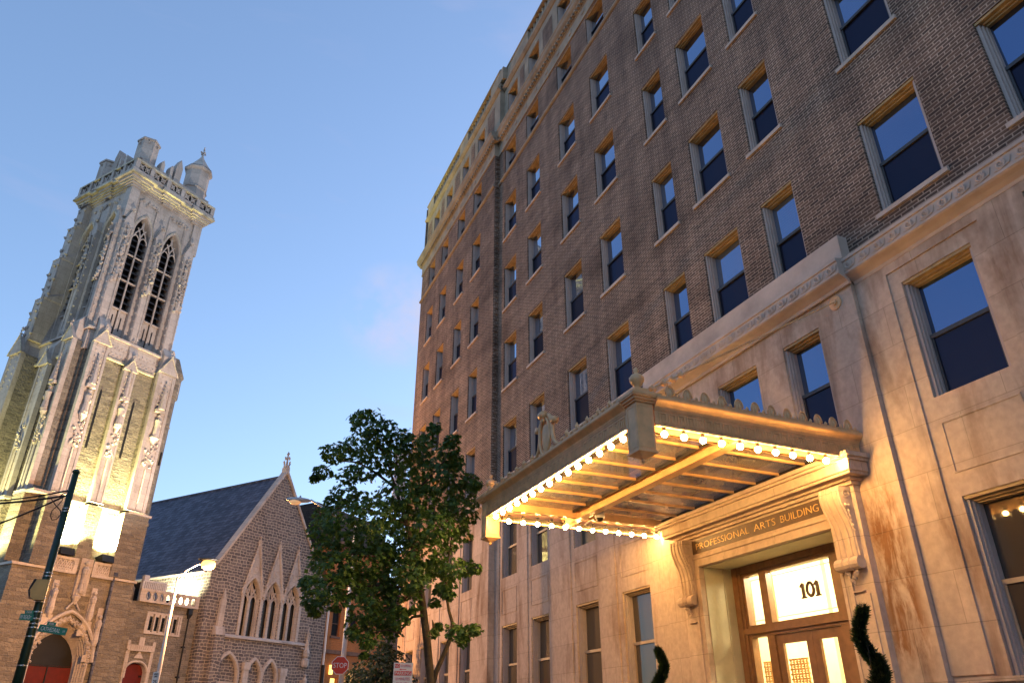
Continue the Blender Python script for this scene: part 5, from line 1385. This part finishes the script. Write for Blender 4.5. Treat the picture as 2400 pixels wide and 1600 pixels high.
m.build('cornice', 'brownstone', nb)
m = MB(); m.add([(0, -.3, HE + .41), (HW, -.3, HE + .41), (HW, 12, HE + .41), (0, 12, HE + .41), (0, 2.2, 19.3), (HW, 2.2, 19.0), (HW, 12, 19.0), (0, 12, 19.3)], [(0, 1, 5, 4), (1, 2, 6, 5), (3, 0, 4, 7), (4, 5, 6, 7)]); m.build('mansard_roof', 'shingle', nb)
NB2 = chw(22.35, 1.2, GZ)
nb2 = thing('row_house', 'dark brown row house at the end of the row behind the maple trunk', 'house', NB2, TH)
HW, HE = 14, 12.5
nh = [(1.0 + i * 2.2, 2.0 + i * 2.2, z, z + 2.0) for i in range(6) for z in (2.5, 6.0, 9.2)]
m = MB(); nwall(m, nh, 0, HW, 0, HE); m.quad((0, 0, 0), (0, 12, 0), (0, 12, HE), (0, 0, HE)); m.quad((0, 0, HE), (HW, 0, HE), (HW, 12, HE), (0, 12, HE)); m.build('wall', 'brownstone', nb2)
for a_, b_, c, d in nh: m = MB(); m.box(a_, b_, .2, .24, c, d); m.build('window', 'void', nb2)
m = MB(); m.box(-.1, HW + .1, -.4, .1, HE, HE + .4); m.build('cornice', 'brownstone', nb2)
# dark row on the camera's side of the street, seen only in the window glass
ob = thing('brick_row', 'dark brick row house block across the street', 'building', (-13, 12, 0))
m = MB(); m.box(-9, 0, -30, 22, 0, 11); m.build('wall', 'brick', ob)
for i in range(14):
    for z in (1.2, 4.6, 8.0):
        m = MB(); y = -28 + i * 3.5; m.box(-.02, .03, y, y + 1.2, z, z + 2); m.build('window', 'leadglass', ob)
m = MB(); m.box(-.3, .3, -30, 22, 11.0, 11.5); m.build('cornice', 'brownstone', ob)

# ================================================================== street furniture
# lit lamp in front of the church
LP = at(372, 1575, 40); LP.z = 0
l1 = thing('street_lamp', 'tall pale street lamp lit bright orange in front of the stone church', 'street lamp', LP, 0)
top = at(421, 1351, 40) - LP; hd = at(489, 1320, 40) - LP
m = MB(); m.smooth = True; m.tube([(0, 0, 0), (0, 0, 4.9), (0, 0, 5.0), (0, 0, top.z)], [.11, .085, .07, .06], 10); m.build('pole', 'white', l1)
m = MB(); m.smooth = True; m.tube([(0, 0, top.z - .25), (hd.x * .25, hd.y * .25, top.z + (hd.z - top.z) * .45), (hd.x * .6, hd.y * .6, top.z + (hd.z - top.z) * .88), (hd.x * .95, hd.y * .95, hd.z + .05)], .035, 8); m.build('arm', 'white', l1)
m = MB(); m.smooth = True; m.ball((hd.x, hd.y, hd.z + .18), .40, 14, 1.3, 1.0, .22); m.build('lamp_head', 'paintdk', l1)
m = MB(); m.smooth = True; m.ball((hd.x, hd.y, hd.z - .05), .34, 14, 1.0, 1.0, .8); m.build('lamp_bowl', 'lampglow', l1)
light('street_lamp_light', 'POINT', LP + hd + Vector((0, 0, -.66)), 10500, (1, .46, .14), shadow_soft_size=.06)
# speed sign on that pole
sp = thing('speed_sign', 'white speed limit 25 sign on the lit street lamp pole', 'sign', (LP.x, LP.y, 3.1))
m = MB(); a = R_(50); rx, ry = math.cos(a), -math.sin(a)
def slab(mb, w_, z0, z1, th=.01, off=.1):
    nx, ny = ry, -rx
    mb.prism([(-rx * w_ / 2 + nx * off, -ry * w_ / 2 + ny * off, z0), (rx * w_ / 2 + nx * off, ry * w_ / 2 + ny * off, z0), (rx * w_ / 2 + nx * off, ry * w_ / 2 + ny * off, z1), (-rx * w_ / 2 + nx * off, -ry * w_ / 2 + ny * off, z1)], (nx * th, ny * th, 0))
slab(m, .42, .0, .62); m.build('panel', 'signcream', sp)
nx, ny = ry, -rx
text('lettering', 'SPEED\nLIMIT', .10, 'iron', sp, (nx * .12, ny * .12, .48), (rx, ry, 0), (0, 0, 1)); text('lettering', '25', .26, 'iron', sp, (nx * .12, ny * .12, .2), (rx, ry, 0), (0, 0, 1))
# second lamp, by the tree
P2 = at(800, 1590, 30); P2.z = 0
l2 = thing('street_lamp', 'white street lamp pole with cobra head reaching out from behind the maple tree', 'street lamp', P2)
h1 = at(672, 1170, 30) - P2; h2 = at(728, 1172, 30) - P2; ae = at(760, 1190, 30) - P2
m = MB(); m.smooth = True; m.tube([(0, 0, 0), (0, 0, 8.6)], [.105, .075], 12); m.build('pole', 'white', l2)
m = MB(); m.smooth = True; m.tube([(0, 0, 8.5), (ae.x * .5, ae.y * .5, 8.85), (ae.x, ae.y, ae.z), (h2.x, h2.y, h2.z + .02)], .04, 8); m.build('arm', 'white', l2)
c = (h1 + h2) / 2
m = MB(); m.smooth = True; m.ball((0, 0, 0), .5, 14, 1, .38, .20); m.knob((.05, 0, .13), .05); o = m.build('lamp_head', 'white', l2); o.location = c; o.rotation_euler = (0, 0, math.atan2((h2 - h1).y, (h2 - h1).x))
m = MB(); m.smooth = True; m.ball((-.12, 0, -.08), .22, 12, 1.1, .8, .55); o2 = m.build('lamp_bowl', 'lampdim', l2); o2.location = c; o2.rotation_euler = o.rotation_euler
light('street_lamp_light', 'SPOT', P2 + c + Vector((0, 0, -.45)), 900, (1, .62, .38), None, P2 + c + Vector((0, 0, -5)), spot_size=R_(172), spot_blend=.12, shadow_soft_size=.2)
# stop sign on that pole
spos = at(797, 1558, 29.8); d2 = Vector((CAM.x - spos.x, CAM.y - spos.y, 0)).normalized(); r2 = Vector((-d2.y, d2.x, 0))
ss = thing('stop_sign', 'red octagonal stop sign on the white lamp pole beside the tree', 'sign', spos)
m = MB(); oc = [(r2 * (.30 / math.cos(pi / 8)) * math.cos(pi / 8 + i * pi / 4) + Vector((0, 0, (.30 / math.cos(pi / 8)) * math.sin(pi / 8 + i * pi / 4)))) for i in range(8)]
m.prism([p * 1.0 for p in oc], d2 * .008); m.mat(1); m.prism([p * .93 + d2 * .009 for p in oc], d2 * .003); m.build('panel', ['signwhite', 'signred'], ss)
text('lettering', 'STOP', .24, 'signwhite', ss, d2 * .016, r2, (0, 0, 1), width=.47)
# parking sign
pp = at(946, 1552, 13.0); d3 = Vector((CAM.x - pp.x, CAM.y - pp.y, 0)).normalized(); r3 = Vector((-d3.y, d3.x, 0))
ps = thing('parking_sign', 'cream parking sign with red lettering on a thin post by the tree trunk', 'sign', (pp.x, pp.y, .13))
zt = pp.z - .13
def pslab(mb, x0, x1, z0, z1, o, th): mb.prism([r3 * x0 + d3 * o + Vector((0, 0, zt + z0)), r3 * x1 + d3 * o + Vector((0, 0, zt + z0)), r3 * x1 + d3 * o + Vector((0, 0, zt + z1)), r3 * x0 + d3 * o + Vector((0, 0, zt + z1))], d3 * th)
m = MB(); pslab(m, -.152, .152, -.455, 0, 0, .004); m.build('panel', 'signcream', ps)
m = MB(); pslab(m, -.135, -.055, -.075, -.015, .005, .002); pslab(m, -.135, .135, -.185, -.12, .005, .002); pslab(m, -.03, .05, -.101, -.093, .005, .002); m.prism([r3 * -.03 + d3 * .005 + Vector((0, 0, zt - .085)), r3 * -.03 + d3 * .005 + Vector((0, 0, zt - .109)), r3 * -.065 + d3 * .005 + Vector((0, 0, zt - .097))], d3 * .002); m.build('red_band', 'signred', ps)
for s_, x, z, sz, wd, mt in (('NO', -.095, -.045, .06, .066, 'signcream'), ('STOPPING', .042, -.045, .055, .165, 'signred'), ('PARKING', 0, -.152, .068, .245, 'signcream'), ('10 MINUTES', 0, -.235, .06, .225, 'signred'), ('8AM-6PM', 0, -.305, .06, .19, 'signred'), ('MON-FRI', 0, -.375, .06, .19, 'signred')):
    text('lettering', s_, sz, mt, ps, r3 * x + d3 * .008 + Vector((0, 0, zt + z)), r3, (0, 0, 1), width=wd, depth=.001)
m = MB(); q = -d3 * .03; m.tube([(q.x, q.y, 0), (q.x, q.y, zt - .03)], .022, 8); m.build('post', 'steel', ps)
# green signal pole, its signs and wires
G = at(40, 1600, 22); G.z = 0
gp = thing('signal_pole', 'dark green tapered street pole with steel bands at the left edge', 'pole', G)
tz = at(184, 1107, 22).z
m = MB(); m.smooth = True; m.tube([(0, 0, 0), (0, 0, tz)], [.125, .075], 14); m.smooth = False; m.lathe([(.095, tz - .01), (.10, tz + .02), (.05, tz + .07)], (0, 0, 0), 12); m.build('shaft', 'green', gp)
def rad(z): return .125 - .05 * z / tz
for py in (1185, 1192, 1341, 1349, 1401, 1410, 1434, 1450, 1462, 1471, 1492, 1560):
    z = at(100, py, 22).z; m = MB()
    m.lathe([(rad(z) + .002, z - .012), (rad(z) + .010, z - .010), (rad(z) + .010, z + .010), (rad(z) + .002, z + .012)], (0, 0, 0), 14)
    v_ = Vector((CAM.x - G.x, CAM.y - G.y, 0)).normalized(); s_ = Vector((-v_.y, v_.x, 0)); b_ = v_ * (rad(z) + .02) + s_ * .02 + Vector((0, 0, z)); m.ball(b_, .022, 6); m.build('band', 'steel', gp)
v_ = Vector((CAM.x - G.x, CAM.y - G.y, 0)).normalized(); s_ = Vector((-v_.y, v_.x, 0))
sg = thing('traffic_signal', 'tan traffic signal housing with dark visors on the green pole', 'traffic signal', at(88, 1382, 21.9))
m = MB()
def sgp(x, z, o): return s_ * x + Vector((0, 0, z)) + v_ * o
m.prism([sgp(-.07, .23, 0), sgp(.18, .23, 0), sgp(.18, -.24, 0), sgp(-.02, -.24, 0), sgp(-.10, -.20, 0), sgp(-.15, -.02, 0)], v_ * .20); m.build('housing', 'tan', sg)
m = MB(); m.prism([sgp(-.13, .22, .02), sgp(-.075, .22, .02), sgp(-.155, -.02, .02), sgp(-.19, -.02, .02)], v_ * .18); m.prism([sgp(-.19, -.03, .02), sgp(-.155, -.03, .02), sgp(-.105, -.22, .02), sgp(-.14, -.20, .02)], v_ * .18); m.build('visor', 'iron', sg)
def streetsign(name, label, x0, y0, x1, y1, small, ht, ori):
    a_, b_ = at(x0, y0, 21.85), at(x1, y1, 21.85); c = (a_ + b_) / 2
    r_ = (b_ - a_); wd = r_.length; r_.normalize(); n_ = r_.cross(Vector((0, 0, 1))).normalized(); u_ = n_.cross(r_) * -1
    if u_.z < 0: u_ = -u_
    o = thing('street_sign', label, 'sign', c, 0, 'street name signs on the green pole')
    m = MB(); 
    for q0, q1, z0, z1 in ((-wd / 2, wd / 2, -ht / 2, ht / 2), (small[0], small[1], ht / 2 + .005, ht / 2 + .085)): m.prism([r_ * q0 + u_ * z0, r_ * q1 + u_ * z0, r_ * q1 + u_ * z1, r_ * q0 + u_ * z1], n_ * .006)
    m.build('panel', 'signgreen', o)
    f_ = n_ if n_.dot(CAM - c) > 0 else -n_
    return o, r_, u_, f_, wd, small, ht
for args, txt, tw, st, stw, num in ((('street_sign', 'green CATHEDRAL ST street name sign on the pole', 91, 1470, 156, 1480, (-.17, .02), .165, 1), 'CATHEDRAL', .41, 'ST', .055, '800'), (('street_sign', 'green W READ ST street name sign on the pole', 46, 1444, 78, 1446, (-.06, .12), .14, 1), 'W READ', .2, 'ST', .04, '100')):
    o, r_, u_, f_, wd, sm_, ht = streetsign(*args)
    text('lettering', txt, .13, 'signwhite', o, r_ * (-.05 if tw > .3 else -.03) + f_ * .009, r_, u_, width=tw, depth=.001)
    text('lettering', st, .06, 'signwhite', o, r_ * (wd / 2 - .06) + f_ * .009, r_, u_, width=stw, depth=.001)
    text('lettering', num, .06, 'signwhite', o, r_ * ((sm_[0] + sm_[1]) / 2) + u_ * (ht / 2 + .045) + f_ * .009, r_, u_, width=.10, depth=.001)
def wire(pts, label, r=.016):
    P = [Vector(p) for p in pts]
    o = thing('overhead_cable', label, 'cable', P[0], 0, 'cables tied to the green pole')
    m = MB(off=P[0]); m.tube(P, r, 6); m.build('strand', 'cable', o)
pa = at(163, 1148, 22)
def sag(a_, b_, d, n=14): return [a_.lerp(b_, i / n) - Vector((0, 0, d * 4 * (i / n) * (1 - i / n))) for i in range(n + 1)]
far = lambda px, py: at(px, py, 24)
wire(sag(pa, at(-260, 1160, 26), .25), 'upper black cable running level from the pole to the left', .018)
wire(sag(at(160, 1160, 22), at(-260, 1172, 26), .18), 'second level black cable just below the upper one', .026)
wire(sag(at(150, 1163, 22), at(-260, 1290, 26), .22), 'thick black cable sloping down to the left', .022)
wire(sag(at(158, 1158, 22), at(-260, 1300, 26), .20), 'thin black cable sloping down beside the thick one', .010)
lp = [at(x, y, 21.95) for x, y in ((160, 1150), (135, 1165), (120, 1168), (128, 1180), (142, 1196), (143, 1205), (132, 1216), (122, 1218), (118, 1208), (122, 1196), (135, 1184), (146, 1172), (147, 1167), (138, 1163))]
wire(lp, 'loop of spare black cable hanging beside the pole', .013)
# banner on the far corner of the office building
bn = thing('banner', 'tall narrow white banner with blue lettering on the far corner of the brick building', 'banner', (9.6, 36.2, 12.7))
m = MB(); m.box(-.62, .02, -.03, .0, -1.55, 1.4); m.tube([(-.66, -.015, 1.42), (.16, -.015, 1.42)], .03, 6); m.tube([(-.66, -.015, -1.57), (.16, -.015, -1.57)], .03, 6); m.build('cloth', 'cloth', bn)
m = MB()
for z, n in ((.75, 5), (.2, 6), (-.45, 7), (-1.0, 4)):
    for i in range(n): m.box(-.54 + i * .07, -.50 + i * .07, -.036, -.031, z - .12, z + random.uniform(.05, .14))
m.build('print', 'bannerblue', bn)

# ================================================================== street tree
TR = 17.0
tb = at(1012, 1600, TR); tb.z = .13
tree = thing('maple_tree', 'leafy street maple with forked trunk in front of the limestone base', 'tree', tb)
def tp(x, y, r=TR): return at(680 + .4209 * x, 940 + .4209 * y, r) - tb
m = MB(); m.smooth = True
def limb(pts, r0, r1, dr=None):
    P = [tp(x, y, TR + (dr[i] if dr else 0)) for i, (x, y) in enumerate(pts)]
    n = len(P); m.tube(P, [r0 + (r1 - r0) * i / (n - 1) for i in range(n)], 8)
base = Vector((0, 0, 0))
P = [Vector((.02, 0, -.1)), Vector((.01, 0, .6)), tp(785, 1560), tp(772, 1450), tp(762, 1330), tp(745, 1190), tp(728, 1050), tp(705, 940), tp(688, 830), tp(650, 690), tp(620, 590), tp(585, 480), tp(555, 380), tp(520, 280), tp(480, 180)]
m.tube(P, [.14, .105, .092, .088, .085, .08, .072, .065, .06, .05, .042, .034, .026, .018, .008], 10)
limb([(795, 1568), (815, 1500), (850, 1420), (880, 1350), (902, 1280), (903, 1230), (885, 1170), (870, 1080), (868, 980), (880, 880), (900, 760), (920, 640), (930, 520)], .06, .01)
for pts in ([(728, 1050), (640, 1040), (540, 1020), (420, 1030), (300, 1030), (170, 1060)], [(700, 920), (600, 880), (480, 850), (330, 850), (200, 860)], [(688, 830), (760, 760), (840, 690), (930, 620), (1000, 560)], [(650, 690), (540, 640), (420, 600), (300, 590), (220, 600)],
            [(620, 590), (700, 500), (780, 420), (860, 330), (880, 260)], [(585, 480), (480, 400), (380, 340), (260, 330), (160, 400)], [(555, 380), (640, 300), (700, 240)], [(520, 280), (430, 200), (410, 120)], [(902, 1270), (960, 1275), (1020, 1280)], [(800, 1260), (795, 1230), (790, 1215)], [(745, 1190), (680, 1200), (600, 1290), (540, 1270), (450, 1290)], [(728, 1060), (650, 1090), (560, 1150), (430, 1200)]):
    k = random.uniform(-.8, .8); limb(pts, .035, .007, [k * i / (len(pts) - 1) for i in range(len(pts))])
m.build('trunk', 'bark', tree)
CL = [(430,120,80),(390,100,50),(520,170,75),(400,240,85),(300,280,60),(240,290,55),(180,395,45),(140,430,25),(500,280,100),(610,230,60),(640,190,40),(600,330,100),(700,260,75),(760,220,50),(780,300,85),(800,150,35),(900,215,35),(920,330,45),(880,270,50),(900,345,55),(420,370,80),(330,410,60),(300,520,70),(245,560,50),(690,400,100),(800,430,105),(900,420,75),(960,510,70),(1000,440,45),(1030,470,30),(1020,570,35),(600,520,95),(400,565,80),(200,650,75),(175,720,65),(300,660,95),(450,640,95),(560,630,95),(700,560,105),(820,560,105),(930,600,75),(1000,640,45),(200,820,70),(300,800,85),(420,760,95),(560,760,105),(680,700,105),(800,700,95),(900,690,75),(960,740,45),(160,900,60),(260,920,85),(380,900,95),(500,900,105),(620,860,105),(740,830,85),(860,800,65),(115,1020,50),(200,1050,80),(120,1100,50),(90,1000,30),(320,1010,85),(440,1000,85),(540,1000,85),(250,1110,60),(140,1160,35),(480,1090,90),(600,1050,75),(420,1160,70),(520,1180,80),(640,1120,75),(370,1230,55),(480,1260,65),(560,1270,50),(430,1330,40),(350,1290,35),(600,1200,55),(410,1410,16),(900,930,65),(820,920,55),(980,930,50),(1030,930,30),(880,1020,40),(890,1080,22),(800,1120,28),(850,1050,40),(920,1290,45),(990,1280,45),(1030,1275,28),(960,1330,32),(800,1290,22),(825,1255,22),(700,1000,60),(660,950,80),(760,960,50)]
lv = MB()
rnd = random.Random(11)
star = [(0, -.42), (.22, -.36), (.18, -.18), (.5, -.22), (.38, .02), (.52, .22), (.24, .2), (.16, .34), (0, .62), (-.16, .34), (-.24, .2), (-.52, .22), (-.38, .02), (-.5, -.22), (-.18, -.18), (-.22, -.36)]
pxm = TR / 1731.26 * .4209 * 1.17
def leaves(mb, clusters, base, rng, dens, smin, smax, spread):
    pxm = rng / 1731.26 * 1.17
    for x, y, r in clusters:
        c = at(x, y, rng + rnd.gauss(0, spread)) - base; R = r * pxm
        n = int(40 * dens / 800 + R * R * dens)
        for i in range(n):
            while True:
                q = Vector((rnd.uniform(-1, 1), rnd.uniform(-1, 1), rnd.uniform(-1, 1)))
                if .15 < q.length < 1: break
            q = q.normalized() * (q.length ** .45) * (rnd.uniform(1., 1.38) if rnd.random() < .13 else 1.)
            p = c + Vector((q.x * R * 1.05, q.y * R * 1.15, q.z * R * .78))
            s = rnd.uniform(smin, smax)
            nrm = (Vector((q.x * .6, q.y * .6, .55 + q.z * .3)) + Vector((rnd.uniform(-.6, .6), rnd.uniform(-.6, .6), rnd.uniform(-.4, .4)))).normalized()
            d = Vector((q.x, q.y, -.35)) + Vector((rnd.uniform(-.6, .6), rnd.uniform(-.6, .6), rnd.uniform(-.5, .3)))
            d = (d - nrm * d.dot(nrm)).normalized(); e_ = nrm.cross(d)
            fold = rnd.uniform(.1, .35)
            pts = [p + (e_ * a + d * b - nrm * (abs(a) * fold + b * b * .25)) * s for a, b in star]
            pts.append(p + nrm * 0.01 * s)
            k = len(pts) - 1
            mb.add(pts, [(0, 1, 2, 3, 4, 5, 6, 7, 8, k), (8, 9, 10, 11, 12, 13, 14, 15, 0, k)])
leaves(lv, [(680 + .4209 * x, 940 + .4209 * y, r * .4209) for x, y, r in CL], tb, TR, 950, .06, .145, .75)
lv.build('crown', 'leaf', tree)
t2b = at(885, 1600, 34); t2b.z = 0
t2 = thing('street_tree', 'small dark bushy tree low between the stop sign and the maple trunk', 'tree', t2b)
m = MB(); m.tube([(0, 0, 0), (.05, 0, 1.5), (0, .1, 3.2), (.1, 0, 4.6)], [.09, .08, .06, .02], 8); m.build('trunk', 'bark', t2)
lv = MB(); leaves(lv, [(880, 1580, 45), (850, 1600, 35), (915, 1560, 38), (890, 1530, 26), (925, 1600, 35), (870, 1625, 50), (905, 1500, 18)], t2b, 34, 420, .12, .2, .5)
lv.build('crown', 'conifer', t2)
